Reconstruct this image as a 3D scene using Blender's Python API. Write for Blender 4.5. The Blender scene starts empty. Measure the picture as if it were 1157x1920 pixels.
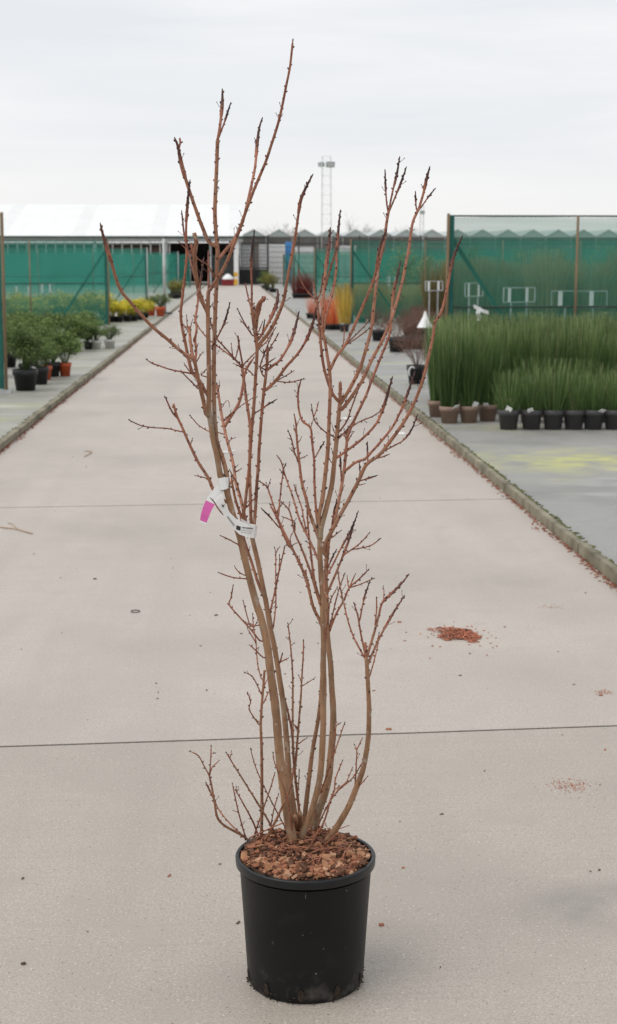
import bpy, bmesh, math, random
from mathutils import Vector, Matrix, noise

# ------------------------------------------------------------------ camera, sky, sun, exposure
scene = bpy.context.scene
col = scene.collection
F, H = 2850.0, 1.7                      # focal length in photo pixels, eye height in metres
PITCH = math.atan((960 - 494) / F)
YAW = math.atan((578.5 - 437) / F * math.cos(PITCH))
cam_d = bpy.data.cameras.new('camera')
cam = bpy.data.objects.new('camera', cam_d)
col.objects.link(cam)
scene.camera = cam
cam.location = (0, 0, H)
cam.rotation_euler = (math.pi / 2 - PITCH, 0, -YAW)
cam_d.sensor_fit = 'VERTICAL'
cam_d.sensor_height = 22.3
cam_d.sensor_width = 22.3
cam_d.lens = F / 1920 * 22.3
cam_d.clip_end = 3000
cam_d.clip_start = 0.05
cam_d.dof.use_dof = True
cam_d.dof.focus_distance = 3.62
cam_d.dof.aperture_fstop = 5.6

SUN_EL, SUN_AZ = math.radians(58), math.radians(-115)   # azimuth clockwise from +Y
world = bpy.data.worlds.new('World')
scene.world = world
world.use_nodes = True
wn, wl = world.node_tree.nodes, world.node_tree.links
wn.clear()
w_out = wn.new('ShaderNodeOutputWorld')
w_bg = wn.new('ShaderNodeBackground')
w_bg.inputs['Strength'].default_value = 1.0
sky = wn.new('ShaderNodeTexSky')
sky.sky_type = 'NISHITA'
sky.sun_disc = False
sky.sun_elevation = SUN_EL
sky.sun_rotation = SUN_AZ
sky.dust_density = 3.0
sk = wn.new('ShaderNodeMix'); sk.data_type = 'RGBA'; sk.blend_type = 'MULTIPLY'
sk.inputs[0].default_value = 1.0
sk.inputs[7].default_value = (0.1, 0.1, 0.1, 1)
wl.new(sky.outputs[0], sk.inputs[6])
tc = wn.new('ShaderNodeTexCoord')
mp = wn.new('ShaderNodeMapping')
mp.inputs['Scale'].default_value = (1.0, 1.0, 11.0)
wl.new(tc.outputs['Generated'], mp.inputs['Vector'])
nz = wn.new('ShaderNodeTexNoise')
nz.inputs['Scale'].default_value = 2.8
nz.inputs['Detail'].default_value = 7
nz.inputs['Roughness'].default_value = 0.55
nz.inputs['Distortion'].default_value = 0.35
wl.new(mp.outputs[0], nz.inputs['Vector'])
rp = wn.new('ShaderNodeValToRGB')
rp.color_ramp.elements[0].position = 0.30
rp.color_ramp.elements[0].color = (0.85, 0.875, 0.912, 1)
rp.color_ramp.elements[1].position = 0.68
rp.color_ramp.elements[1].color = (0.98, 0.985, 0.99, 1)
wl.new(nz.outputs['Fac'], rp.inputs['Fac'])
sx = wn.new('ShaderNodeSeparateXYZ')
wl.new(tc.outputs['Generated'], sx.inputs[0])
hr = wn.new('ShaderNodeMapRange')                  # thinner, paler cloud toward the horizon
hr.inputs['From Min'].default_value = 0.015
hr.inputs['From Max'].default_value = 0.085
hr.inputs['To Min'].default_value = 1.0
hr.inputs['To Max'].default_value = 0.0
wl.new(sx.outputs['Z'], hr.inputs['Value'])
hm = wn.new('ShaderNodeMix'); hm.data_type = 'RGBA'
hm.inputs[7].default_value = (0.985, 0.985, 0.965, 1)
wl.new(hr.outputs[0], hm.inputs[0])
wl.new(rp.outputs[0], hm.inputs[6])
cl = wn.new('ShaderNodeMix'); cl.data_type = 'RGBA'
cl.inputs[0].default_value = 0.93                  # overcast: the blue sky hardly shows
wl.new(sk.outputs[2], cl.inputs[6])
wl.new(hm.outputs[2], cl.inputs[7])
wl.new(cl.outputs[2], w_bg.inputs['Color'])
wl.new(w_bg.outputs[0], w_out.inputs[0])

sun_d = bpy.data.lights.new('sun', 'SUN')
sun_d.energy = 1.5
sun_d.angle = math.radians(45)
sun_d.color = (1.0, 0.96, 0.90)
sun = bpy.data.objects.new('sun', sun_d)
col.objects.link(sun)
sun.rotation_euler = (math.pi / 2 - SUN_EL, 0, -SUN_AZ + math.pi)
sun.rotation_euler = Vector((-math.sin(SUN_AZ) * math.cos(SUN_EL), -math.cos(SUN_AZ) * math.cos(SUN_EL), -math.sin(SUN_EL))).to_track_quat('-Z', 'Y').to_euler()

vs = scene.view_settings
vs.view_transform = 'Standard'
vs.look = 'None'
vs.exposure = 0.0
vs.gamma = 1.0
vs.use_curve_mapping = False
scene.render.engine = 'CYCLES'
scene.cycles.transparent_max_bounces = 32
scene.cycles.max_bounces = 6

# ------------------------------------------------------------------ helpers
rng = random.Random(11)
_f = Vector((math.sin(YAW) * math.cos(PITCH), math.cos(YAW) * math.cos(PITCH), -math.sin(PITCH)))
_r = Vector((math.cos(YAW), -math.sin(YAW), 0))
_u = _r.cross(_f)
EYE = Vector((0, 0, H))


def ray(px, py):
    return _f + _r * ((px - 578.5) / F) - _u * ((py - 960) / F)


def ground(px, py, z=0.0):              # survey: where a photo point stands on level z
    d = ray(px, py)
    return EYE + d * ((z - H) / d.z)


def at(px, py, Y):                      # survey: a photo point at distance Y along the road
    d = ray(px, py)
    return EYE + d * (Y / d.y)


def tag(o, label=None, cat=None, group=None, kind=None):
    if label: o['label'] = label
    if cat: o['category'] = cat
    if group: o['group'] = group
    if kind: o['kind'] = kind
    return o


def empty(name, loc, label, cat, group=None, rz=0.0, scale=1.0):
    o = bpy.data.objects.new(name, None)
    o.empty_display_size = 0.1
    o.location = loc
    o.rotation_euler = (0, 0, rz)
    o.scale = (scale,) * 3
    col.objects.link(o)
    return tag(o, label, cat, group)


def put(name, mesh, parent=None, loc=None, rot=None, scale=None):
    o = bpy.data.objects.new(name, mesh)
    col.objects.link(o)
    if parent: o.parent = parent
    if loc is not None: o.location = loc
    if rot is not None: o.rotation_euler = rot
    if scale is not None: o.scale = scale if hasattr(scale, '__len__') else (scale,) * 3
    return o


class MB:
    """collects geometry for one mesh"""
    def __init__(self):
        self.v, self.f, self.m, self.a = [], [], [], []
        self.cur, self.val = 0, 0.0

    def add(self, vs, fs, vals=None):
        b = len(self.v)
        self.v += [tuple(p) for p in vs]
        self.a += list(vals) if vals is not None else [self.val] * len(vs)
        for f in fs:
            self.f.append([i + b for i in f])
            self.m.append(self.cur)

    def box(self, c, s, rz=0.0, M=None):
        x, y, z = s[0] / 2, s[1] / 2, s[2] / 2
        R = M or Matrix.Rotation(rz, 3, 'Z')
        c = Vector(c)
        vs = [c + R @ Vector((sx * x, sy * y, sz * z)) for sx in (-1, 1) for sy in (-1, 1) for sz in (-1, 1)]
        self.add(vs, [(0, 1, 3, 2), (4, 6, 7, 5), (0, 4, 5, 1), (2, 3, 7, 6), (0, 2, 6, 4), (1, 5, 7, 3)])

    def bar(self, a, b, w, d=None):
        a, b = Vector(a), Vector(b)
        L = (b - a).length
        q = (b - a).to_track_quat('Z', 'Y').to_matrix()
        self.box((a + b) / 2, (w, d or w, L), M=q)

    def tube(self, pts, rad, n=8, vals=None, cap=True):
        pts = [Vector(p) for p in pts]
        k = len(pts)
        if not hasattr(rad, '__len__'): rad = [rad] * k
        vs, va = [], []
        t0 = (pts[1] - pts[0]).normalized()
        nrm = t0.orthogonal().normalized()
        for i, p in enumerate(pts):
            t = (pts[min(i + 1, k - 1)] - pts[max(i - 1, 0)])
            t = t.normalized() if t.length > 1e-9 else t0
            nrm = (nrm - t * nrm.dot(t))
            nrm = nrm.normalized() if nrm.length > 1e-9 else t.orthogonal().normalized()
            bn = t.cross(nrm)
            for j in range(n):
                a = 2 * math.pi * j / n
                vs.append(p + (nrm * math.cos(a) + bn * math.sin(a)) * rad[i])
                va.append(vals[i] if vals else self.val)
        fs = [(i * n + j, i * n + (j + 1) % n, (i + 1) * n + (j + 1) % n, (i + 1) * n + j) for i in range(k - 1) for j in range(n)]
        if cap:
            fs += [tuple(range(n))[::-1], tuple((k - 1) * n + j for j in range(n))]
        self.add(vs, fs, va)

    def lathe(self, prof, n=32, c=(0, 0, 0), cap0=False, cap1=False):
        c = Vector(c)
        vs = [c + Vector((r * math.cos(2 * math.pi * j / n), r * math.sin(2 * math.pi * j / n), z)) for r, z in prof for j in range(n)]
        k = len(prof)
        fs = [(i * n + j, i * n + (j + 1) % n, (i + 1) * n + (j + 1) % n, (i + 1) * n + j) for i in range(k - 1) for j in range(n)]
        if cap0: fs.append(tuple(range(n))[::-1])
        if cap1: fs.append(tuple((k - 1) * n + j for j in range(n)))
        self.add(vs, fs)

    def blob(self, c, d, L, r, n=5):
        """small pointed bud from c along d"""
        d = Vector(d).normalized()
        c = Vector(c)
        self.tube([c, c + d * L * 0.35, c + d * L * 0.75, c + d * L], [r * 0.7, r, r * 0.7, r * 0.15], n)

    def mesh(self, name, mats, smooth=False):
        me = bpy.data.meshes.new(name)
        me.from_pydata(self.v, [], self.f)
        if not isinstance(mats, (list, tuple)): mats = [mats]
        for m in mats: me.materials.append(m)
        me.polygons.foreach_set('material_index', self.m)
        if smooth: me.polygons.foreach_set('use_smooth', [True] * len(self.f))
        if any(self.a):
            at_ = me.attributes.new('age', 'FLOAT', 'POINT')
            at_.data.foreach_set('value', self.a)
        me.update()
        return me

    def build(self, name, mats, parent=None, smooth=False, loc=None):
        return put(name, self.mesh(name, mats, smooth), parent, loc)


# ------------------------------------------------------------------ materials
def mat(name, c, rough=0.7, var=0.25, scale=8.0, c2=None, bump=0.0, metal=0.0, spec=0.4, detail=5, stretch=None, bscale=None, coord='Object'):
    m = bpy.data.materials.new(name)
    m.use_nodes = True
    n, l = m.node_tree.nodes, m.node_tree.links
    b = n['Principled BSDF']
    b.inputs['Roughness'].default_value = rough
    b.inputs['Metallic'].default_value = metal
    b.inputs['Specular IOR Level'].default_value = spec
    t = n.new('ShaderNodeTexCoord')
    g = n.new('ShaderNodeMapping')
    if stretch: g.inputs['Scale'].default_value = stretch
    src = n.new('ShaderNodeNewGeometry').outputs['Position'] if coord == 'Position' else t.outputs[coord]
    l.new(src, g.inputs['Vector'])
    z = n.new('ShaderNodeTexNoise')
    z.inputs['Scale'].default_value = scale
    z.inputs['Detail'].default_value = detail
    l.new(g.outputs[0], z.inputs['Vector'])
    r = n.new('ShaderNodeValToRGB')
    r.color_ramp.elements[0].position = 0.3
    r.color_ramp.elements[1].position = 0.7
    c2 = c2 or tuple(min(1, x * (1 + var)) for x in c)
    c1 = tuple(x * (1 - var) for x in c)
    r.color_ramp.elements[0].color = (*c1, 1)
    r.color_ramp.elements[1].color = (*c2, 1)
    l.new(z.outputs['Fac'], r.inputs['Fac'])
    l.new(r.outputs[0], b.inputs['Base Color'])
    if bump:
        z2 = n.new('ShaderNodeTexNoise')
        z2.inputs['Scale'].default_value = bscale or scale * 4
        z2.inputs['Detail'].default_value = 6
        l.new(g.outputs[0], z2.inputs['Vector'])
        bp = n.new('ShaderNodeBump')
        bp.inputs['Strength'].default_value = bump
        bp.inputs['Distance'].default_value = 0.01
        l.new(z2.outputs['Fac'], bp.inputs['Height'])
        l.new(bp.outputs[0], b.inputs['Normal'])
    return m


def N(m, kind, **kw):
    x = m.node_tree.nodes.new(kind)
    for k, v in kw.items():
        if k in x.inputs: x.inputs[k].default_value = v
        else: setattr(x, k, v)
    return x


def mixc(m, fac, a, b, blend='MIX'):
    x = N(m, 'ShaderNodeMix', data_type='RGBA', blend_type=blend)
    l = m.node_tree.links
    for idx, v in ((0, fac), (6, a), (7, b)):
        if hasattr(v, 'is_linked') or hasattr(v, 'links'): l.new(v, x.inputs[idx])
        elif idx == 0: x.inputs[0].default_value = v
        else: x.inputs[idx].default_value = (*v, 1)
    return x.outputs[2]


def noise_fac(m, vec, scale, lo, hi, detail=4, rough=0.55, stretch=None):
    l = m.node_tree.links
    if stretch:
        g = N(m, 'ShaderNodeMapping')
        g.inputs['Scale'].default_value = stretch
        l.new(vec, g.inputs['Vector']); vec = g.outputs[0]
    z = N(m, 'ShaderNodeTexNoise', Scale=scale, Detail=detail, Roughness=rough)
    l.new(vec, z.inputs['Vector'])
    r = N(m, 'ShaderNodeMapRange')
    r.inputs['From Min'].default_value = lo
    r.inputs['From Max'].default_value = hi
    l.new(z.outputs['Fac'], r.inputs['Value'])
    return r.outputs[0]


def concrete(name, base, speck=True, algae=None, patch=None):
    m = mat(name, base, rough=0.55, var=0.06, scale=1.3, spec=0.6)
    n, l = m.node_tree.nodes, m.node_tree.links
    b = n['Principled BSDF']
    geo = N(m, 'ShaderNodeNewGeometry')
    P = geo.outputs['Position']
    c = b.inputs['Base Color'].links[0].from_socket
    dark = tuple(x * 0.70 for x in base)
    pale = tuple(min(1, x * 1.18) for x in base)
    c = mixc(m, noise_fac(m, P, 0.7, 0.46, 0.74, 7), c, dark)
    c = mixc(m, noise_fac(m, P, 1.1, 0.50, 0.78, 7, stretch=(1, 0.3, 1)), c, pale)
    # long worn tyre tracks and brushed cross grain
    c = mixc(m, noise_fac(m, P, 2.6, 0.53, 0.8, 5, stretch=(1.0, 0.03, 1)), c, tuple(x * 0.80 for x in base))
    c = mixc(m, noise_fac(m, P, 3.0, 0.50, 0.85, 4, stretch=(0.4, 14, 1)), c, tuple(x * 0.87 for x in base))
    c = mixc(m, noise_fac(m, P, 60, 0.55, 0.75, 3), c, tuple(x * 0.74 for x in base))
    c = mixc(m, noise_fac(m, P, 150, 0.42, 0.68, 3, 0.7), c, tuple(x * 0.66 for x in base))
    c = mixc(m, noise_fac(m, P, 120, 0.60, 0.72, 2), c, tuple(min(1, x * 1.2) for x in base))
    c = mixc(m, noise_fac(m, P, 5.0, 0.52, 0.72, 6), c, tuple(x * 0.83 for x in base))
    if speck:
        v = N(m, 'ShaderNodeTexVoronoi', Scale=85.0)
        l.new(P, v.inputs['Vector'])
        r = N(m, 'ShaderNodeMapRange'); r.inputs['From Min'].default_value = 0.26; r.inputs['From Max'].default_value = 0.16
        l.new(v.outputs['Distance'], r.inputs['Value'])
        sel = N(m, 'ShaderNodeSeparateColor'); l.new(v.outputs['Color'], sel.inputs[0])
        s2 = N(m, 'ShaderNodeMath', operation='GREATER_THAN'); s2.inputs[1].default_value = 0.90
        l.new(sel.outputs[0], s2.inputs[0])
        mu = N(m, 'ShaderNodeMath', operation='MULTIPLY'); l.new(r.outputs[0], mu.inputs[0]); l.new(s2.outputs[0], mu.inputs[1])
        c = mixc(m, mu.outputs[0], c, (0.55, 0.52, 0.48))
        s3 = N(m, 'ShaderNodeMath', operation='LESS_THAN'); s3.inputs[1].default_value = 0.05
        l.new(sel.outputs[1], s3.inputs[0])
        mu2 = N(m, 'ShaderNodeMath', operation='MULTIPLY'); l.new(r.outputs[0], mu2.inputs[0]); l.new(s3.outputs[0], mu2.inputs[1])
        c = mixc(m, mu2.outputs[0], c, (0.16, 0.13, 0.11))
    if algae:
        c = mixc(m, noise_fac(m, P, 0.75, 0.54, 0.74, 6, stretch=(0.6, 1, 1)), c, algae)
        c = mixc(m, noise_fac(m, P, 0.8, 0.48, 0.66, 6), c, tuple(x * 0.66 for x in base))
        c = mixc(m, noise_fac(m, P, 1.7, 0.55, 0.75, 6, stretch=(0.5, 1, 1)), c, tuple(x * 1.3 for x in base))
    if patch:                                  # one larger algae stain with a ragged edge
        (px_, py_), rad_, pc_ = patch
        dd = N(m, 'ShaderNodeVectorMath', operation='DISTANCE')
        mp_ = N(m, 'ShaderNodeMapping'); mp_.inputs['Scale'].default_value = (0.55, 1, 0)
        l.new(P, mp_.inputs['Vector']); l.new(mp_.outputs[0], dd.inputs[0])
        dd.inputs[1].default_value = (px_ * 0.55, py_, 0)
        mr_ = N(m, 'ShaderNodeMapRange'); mr_.inputs['From Min'].default_value = rad_; mr_.inputs['From Max'].default_value = rad_ * 0.2
        l.new(dd.outputs['Value'], mr_.inputs['Value'])
        mm = N(m, 'ShaderNodeMath', operation='MULTIPLY')
        l.new(mr_.outputs[0], mm.inputs[0]); l.new(noise_fac(m, P, 3.2, 0.35, 0.62, 6), mm.inputs[1])
        c = mixc(m, mm.outputs[0], c, pc_)
    l.new(c, b.inputs['Base Color'])
    z2 = N(m, 'ShaderNodeTexNoise', Scale=140.0, Detail=4.0)
    l.new(P, z2.inputs['Vector'])
    bp = N(m, 'ShaderNodeBump', Strength=0.25, Distance=0.004)
    l.new(z2.outputs['Fac'], bp.inputs['Height'])
    l.new(bp.outputs[0], b.inputs['Normal'])
    return m


def net_mat(name, c, alpha):
    m = bpy.data.materials.new(name)
    m.use_nodes = True
    n, l = m.node_tree.nodes, m.node_tree.links
    n.clear()
    out = n.new('ShaderNodeOutputMaterial')
    geo = n.new('ShaderNodeNewGeometry')
    tr = n.new('ShaderNodeBsdfTransparent')
    df = n.new('ShaderNodeBsdfDiffuse')
    tl = n.new('ShaderNodeBsdfTranslucent')
    a = n.new('ShaderNodeMixShader'); a.inputs[0].default_value = 0.35
    l.new(df.outputs[0], a.inputs[1]); l.new(tl.outputs[0], a.inputs[2])
    f = noise_fac(m, geo.outputs['Position'], 1.2, 0.3, 0.7, 5)
    cc = mixc(m, f, tuple(x * 0.85 for x in c), tuple(x * 1.15 for x in c))
    l.new(cc, df.inputs[0]); l.new(cc, tl.inputs[0])
    # weave: slack and tight bands let through more or less
    f2 = noise_fac(m, geo.outputs['Position'], 2.0, 0.2, 0.8, 5, stretch=(0.25, 1, 3.5))
    mr = N(m, 'ShaderNodeMapRange'); mr.inputs['To Min'].default_value = alpha - 0.09; mr.inputs['To Max'].default_value = alpha + 0.09
    l.new(f2, mr.inputs['Value'])
    mx = n.new('ShaderNodeMixShader')
    l.new(mr.outputs[0], mx.inputs[0])
    l.new(tr.outputs[0], mx.inputs[1]); l.new(a.outputs[0], mx.inputs[2])
    l.new(mx.outputs[0], out.inputs[0])
    return m


def leaf_mat(name, lo, hi, tip=None, transl=0.25):
    """foliage: colour varies leaf by leaf (attribute age 0..1), paler young tips above 1"""
    m = bpy.data.materials.new(name)
    m.use_nodes = True
    n, l = m.node_tree.nodes, m.node_tree.links
    b = n['Principled BSDF']
    b.inputs['Roughness'].default_value = 0.55
    b.inputs['Specular IOR Level'].default_value = 0.3
    at_ = N(m, 'ShaderNodeAttribute', attribute_name='age')
    oi = N(m, 'ShaderNodeObjectInfo')
    c = mixc(m, at_.outputs['Fac'], lo, hi)
    if tip:
        r = N(m, 'ShaderNodeMapRange'); r.inputs['From Min'].default_value = 1.0; r.inputs['From Max'].default_value = 2.0
        l.new(at_.outputs['Fac'], r.inputs['Value'])
        c = mixc(m, r.outputs[0], c, tip)
    hs = N(m, 'ShaderNodeHueSaturation')
    mr = N(m, 'ShaderNodeMapRange'); mr.inputs['To Min'].default_value = 0.8; mr.inputs['To Max'].default_value = 1.2
    l.new(oi.outputs['Random'], mr.inputs['Value'])
    l.new(mr.outputs[0], hs.inputs['Value']); l.new(c, hs.inputs['Color'])
    l.new(hs.outputs[0], b.inputs['Base Color'])
    tl = n.new('ShaderNodeBsdfTranslucent'); l.new(hs.outputs[0], tl.inputs[0])
    mx = n.new('ShaderNodeMixShader'); mx.inputs[0].default_value = transl
    l.new(b.outputs[0], mx.inputs[1]); l.new(tl.outputs[0], mx.inputs[2])
    l.new(mx.outputs[0], n['Material Output'].inputs[0])
    return m


def bark_mat():
    """shrub bark: old wood tan (age 0), year-old shoots red brown (1), buds and dead tips near black (2)"""
    m = mat('shrub_bark', (0.3, 0.2, 0.13), rough=0.6, spec=0.35)
    n, l = m.node_tree.nodes, m.node_tree.links
    b = n['Principled BSDF']
    at_ = N(m, 'ShaderNodeAttribute', attribute_name='age')
    t = N(m, 'ShaderNodeTexCoord')
    geo = N(m, 'ShaderNodeNewGeometry')
    P = geo.outputs['Position']
    old = mixc(m, noise_fac(m, P, 40, 0.35, 0.7, 5, stretch=(1, 1, 0.25)), (0.37, 0.215, 0.122), (0.17, 0.095, 0.053))
    old = mixc(m, noise_fac(m, P, 18, 0.55, 0.7, 4), old, (0.30, 0.235, 0.165))
    red = mixc(m, noise_fac(m, P, 60, 0.35, 0.7, 5, stretch=(1, 1, 0.25)), (0.43, 0.168, 0.100), (0.18, 0.056, 0.038))
    r1 = N(m, 'ShaderNodeMapRange'); l.new(at_.outputs['Fac'], r1.inputs['Value'])
    r2 = N(m, 'ShaderNodeMapRange'); r2.inputs['From Min'].default_value = 1.0; r2.inputs['From Max'].default_value = 2.0
    l.new(at_.outputs['Fac'], r2.inputs['Value'])
    c = mixc(m, r1.outputs[0], old, red)
    c = mixc(m, noise_fac(m, P, 75, 0.62, 0.72, 4, stretch=(1, 1, 0.5)), c, (0.42, 0.33, 0.27))
    c = mixc(m, r2.outputs[0], c, (0.034, 0.019, 0.020))
    l.new(c, b.inputs['Base Color'])
    z2 = N(m, 'ShaderNodeTexNoise', Scale=220.0, Detail=5.0)
    l.new(P, z2.inputs['Vector'])
    bp = N(m, 'ShaderNodeBump', Strength=0.6, Distance=0.002)
    l.new(z2.outputs['Fac'], bp.inputs['Height'])
    l.new(bp.outputs[0], b.inputs['Normal'])
    return m


def pot_mat():
    m = mat('black_plastic', (0.0072, 0.0076, 0.0082), rough=0.48, var=0.15, scale=6, spec=0.22, bump=0.05, bscale=60)
    n, l = m.node_tree.nodes, m.node_tree.links
    b = n['Principled BSDF']
    t = N(m, 'ShaderNodeTexCoord')
    c = b.inputs['Base Color'].links[0].from_socket
    sp = N(m, 'ShaderNodeSeparateXYZ'); l.new(t.outputs['Object'], sp.inputs[0])
    low = N(m, 'ShaderNodeMapRange'); low.inputs['From Min'].default_value = 0.09; low.inputs['From Max'].default_value = 0.0
    l.new(sp.outputs['Z'], low.inputs['Value'])
    f = noise_fac(m, t.outputs['Object'], 22, 0.50, 0.75, 6)
    mu = N(m, 'ShaderNodeMath', operation='MULTIPLY'); l.new(low.outputs[0], mu.inputs[0]); l.new(f, mu.inputs[1])
    c = mixc(m, mu.outputs[0], c, (0.10, 0.09, 0.08))                       # splashed dirt near the foot
    c = mixc(m, noise_fac(m, t.outputs['Object'], 9, 0.62, 0.85, 7), c, (0.018, 0.019, 0.020))
    c = mixc(m, noise_fac(m, t.outputs['Object'], 14, 0.735, 0.78, 3, stretch=(6, 6, 0.7)), c, (0.17, 0.18, 0.19))   # scuffs
    c = mixc(m, noise_fac(m, t.outputs['Object'], 130, 0.76, 0.80, 2), c, (0.30, 0.30, 0.30))
    l.new(c, b.inputs['Base Color'])
    return m


M = {}
M['road'] = concrete('road_concrete', (0.430, 0.380, 0.330), patch=((1.02, 3.80), 0.22, (0.235, 0.215, 0.20)))
M['road2'] = concrete('road_concrete_paler', (0.478, 0.425, 0.376))  # paler beyond the near joint: brightening at grazing view put into the colour
M['joint'] = mat('joint_dirt', (0.045, 0.038, 0.03), rough=0.95)
M['bed_r'] = concrete('bed_matting', (0.31, 0.305, 0.29), speck=False, algae=(0.42, 0.43, 0.17), patch=((3.1, 12.7), 1.0, (0.47, 0.47, 0.17)))
M['bed_l'] = concrete('bed_gravel', (0.36, 0.355, 0.31), speck=False, algae=(0.36, 0.37, 0.19))
M['kerb'] = mat('kerb_concrete', (0.165, 0.15, 0.10), rough=0.9, var=0.30, scale=5, c2=(0.30, 0.27, 0.20), bump=0.3, coord='Position')
M['ground'] = mat('far_ground', (0.22, 0.21, 0.18), rough=0.95, scale=0.4)
M['net_l'] = net_mat('green_netting_dense', (0.055, 0.300, 0.235), 0.50)
M['net_r'] = net_mat('green_netting_open', (0.050, 0.260, 0.190), 0.47)
M['hem'] = mat('net_hem', (0.012, 0.10, 0.08), rough=0.8)
M['timber'] = mat('weathered_timber', (0.19, 0.135, 0.08), rough=0.85, scale=9, stretch=(1, 1, 0.15))
M['brace'] = mat('brace_timber', (0.035, 0.075, 0.06), rough=0.85, scale=9)
M['wire'] = mat('rail_wire', (0.03, 0.06, 0.045), rough=0.6)
M['galv'] = mat('galvanised_steel', (0.42, 0.43, 0.43), rough=0.5, metal=0.5, scale=5)
M['white'] = mat('white_plastic', (0.80, 0.80, 0.80), rough=0.5, var=0.05, scale=6)
M['roof'] = mat('white_roof_sheet', (0.78, 0.79, 0.79), rough=0.5, var=0.02, scale=0.6)
M['roof_lt'] = mat('rooflight_sheet', (0.735, 0.75, 0.75), rough=0.4, var=0.04, scale=0.8)
M['barn_dark'] = mat('barn_interior', (0.03, 0.026, 0.022), rough=0.9)
M['barn_wall'] = mat('barn_boarding', (0.09, 0.06, 0.045), rough=0.9, scale=1.0)
M['yellow'] = mat('yellow_guard', (0.75, 0.42, 0.04), rough=0.6)
M['red'] = mat('red_paint', (0.22, 0.02, 0.025), rough=0.6)
M['blue'] = mat('blue_plastic', (0.06, 0.26, 0.62), rough=0.5)
M['steel_dark'] = mat('dark_steel', (0.045, 0.045, 0.045), rough=0.6)
M['glass_roof'] = mat('shaded_glass', (0.36, 0.42, 0.40), rough=0.3, scale=0.3, var=0.12)
M['glass_wall'] = mat('glasshouse_wall', (0.15, 0.14, 0.125), rough=0.35, scale=0.4, var=0.35)
M['green_lamp'] = mat('lamp_housing', (0.06, 0.17, 0.15), rough=0.5)
M['lens'] = mat('lamp_glass', (0.62, 0.64, 0.62), rough=0.2)
M['branch'] = mat('tree_bark', (0.30, 0.27, 0.24), rough=0.9)
M['bark'] = bark_mat()
M['pot'] = pot_mat()
M['rim'] = mat('rim_plastic', (0.0085, 0.010, 0.012), rough=0.36, var=0.2, scale=30, spec=0.35)
M['taupe_grass'] = leaf_mat('faded_grass', (0.15, 0.12, 0.05), (0.27, 0.22, 0.10), (0.30, 0.25, 0.12))
M['soil'] = mat('mulch_soil', (0.055, 0.03, 0.018), rough=0.95, scale=60, bump=0.8, bscale=120)
M['chips'] = [mat('bark_chip_tan', (0.38, 0.19, 0.10), rough=0.8, scale=60), mat('bark_chip_red', (0.30, 0.12, 0.065), rough=0.8, scale=60),
              mat('bark_chip_dark', (0.13, 0.06, 0.035), rough=0.85, scale=60), mat('bark_chip_pale', (0.48, 0.28, 0.17), rough=0.8, scale=60)]
M['litter'] = mat('leaf_litter', (0.26, 0.10, 0.06), rough=0.9, scale=30, var=0.5)
M['crumb'] = mat('dark_crumbs', (0.10, 0.065, 0.045), rough=0.9, scale=9, var=0.5)
M['mast'] = mat('pale_mast_steel', (0.60, 0.61, 0.61), rough=0.5)
M['heap'] = mat('red_bark_shreds', (0.43, 0.165, 0.10), rough=0.85, scale=40, var=0.45)
M['dead'] = mat('dead_stem', (0.17, 0.14, 0.07), rough=0.8)
M['straw'] = mat('dry_stalk', (0.42, 0.30, 0.20), rough=0.8)
M['rubber'] = mat('rubber_band', (0.10, 0.095, 0.09), rough=0.7)
M['paint'] = mat('white_road_paint', (0.74, 0.74, 0.72), rough=0.7, scale=30, var=0.12)
M['pot_black'] = mat('nursery_pot_black', (0.018, 0.018, 0.019), rough=0.5)
M['pot_grey'] = mat('nursery_pot_grey', (0.055, 0.053, 0.054), rough=0.55, var=0.12)
M['pot_taupe'] = mat('nursery_pot_taupe', (0.24, 0.165, 0.125), rough=0.6, var=0.12)
M['pot_orange'] = mat('nursery_pot_orange', (0.52, 0.095, 0.035), rough=0.55, var=0.12)
M['pot_white'] = mat('nursery_pot_white', (0.66, 0.66, 0.63), rough=0.6, var=0.12, scale=12)
M['rush'] = leaf_mat('rush_green', (0.040, 0.085, 0.024), (0.125, 0.205, 0.062), (0.44, 0.50, 0.24))
M['bush'] = leaf_mat('bush_green', (0.060, 0.105, 0.034), (0.20, 0.28, 0.085), (0.38, 0.45, 0.15))
M['gold'] = leaf_mat('golden_leaf', (0.36, 0.36, 0.04), (0.80, 0.66, 0.06), (0.85, 0.78, 0.18))
M['goldgreen'] = leaf_mat('gold_tipped_leaf', (0.14, 0.20, 0.03), (0.66, 0.56, 0.05), (0.85, 0.62, 0.05))
M['olive'] = leaf_mat('olive_leaf', (0.10, 0.11, 0.03), (0.30, 0.27, 0.07), (0.40, 0.36, 0.10))
M['flame'] = leaf_mat('flame_stem', (0.45, 0.05, 0.03), (0.75, 0.25, 0.08), (0.60, 0.07, 0.04))
M['yellowstem'] = leaf_mat('yellow_stem', (0.40, 0.27, 0.05), (0.58, 0.44, 0.08), (0.50, 0.36, 0.08))
M['redstem'] = leaf_mat('dark_red_stem', (0.14, 0.02, 0.02), (0.24, 0.04, 0.035), (0.18, 0.03, 0.03))
M['ochre'] = leaf_mat('ochre_grass', (0.17, 0.13, 0.035), (0.38, 0.27, 0.07), (0.46, 0.36, 0.12))
M['brownstem'] = leaf_mat('brown_twigs', (0.09, 0.05, 0.04), (0.20, 0.115, 0.085), (0.24, 0.14, 0.11))
M['pink'] = mat('magenta_print', (0.64, 0.12, 0.38), rough=0.5, var=0.04)
M['label'] = mat('label_white', (0.78, 0.78, 0.77), rough=0.5, var=0.03)
M['ink'] = mat('label_ink', (0.03, 0.028, 0.028), rough=0.6)
M['moss'] = mat('moss', (0.12, 0.13, 0.05), rough=0.95, scale=20)

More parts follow.
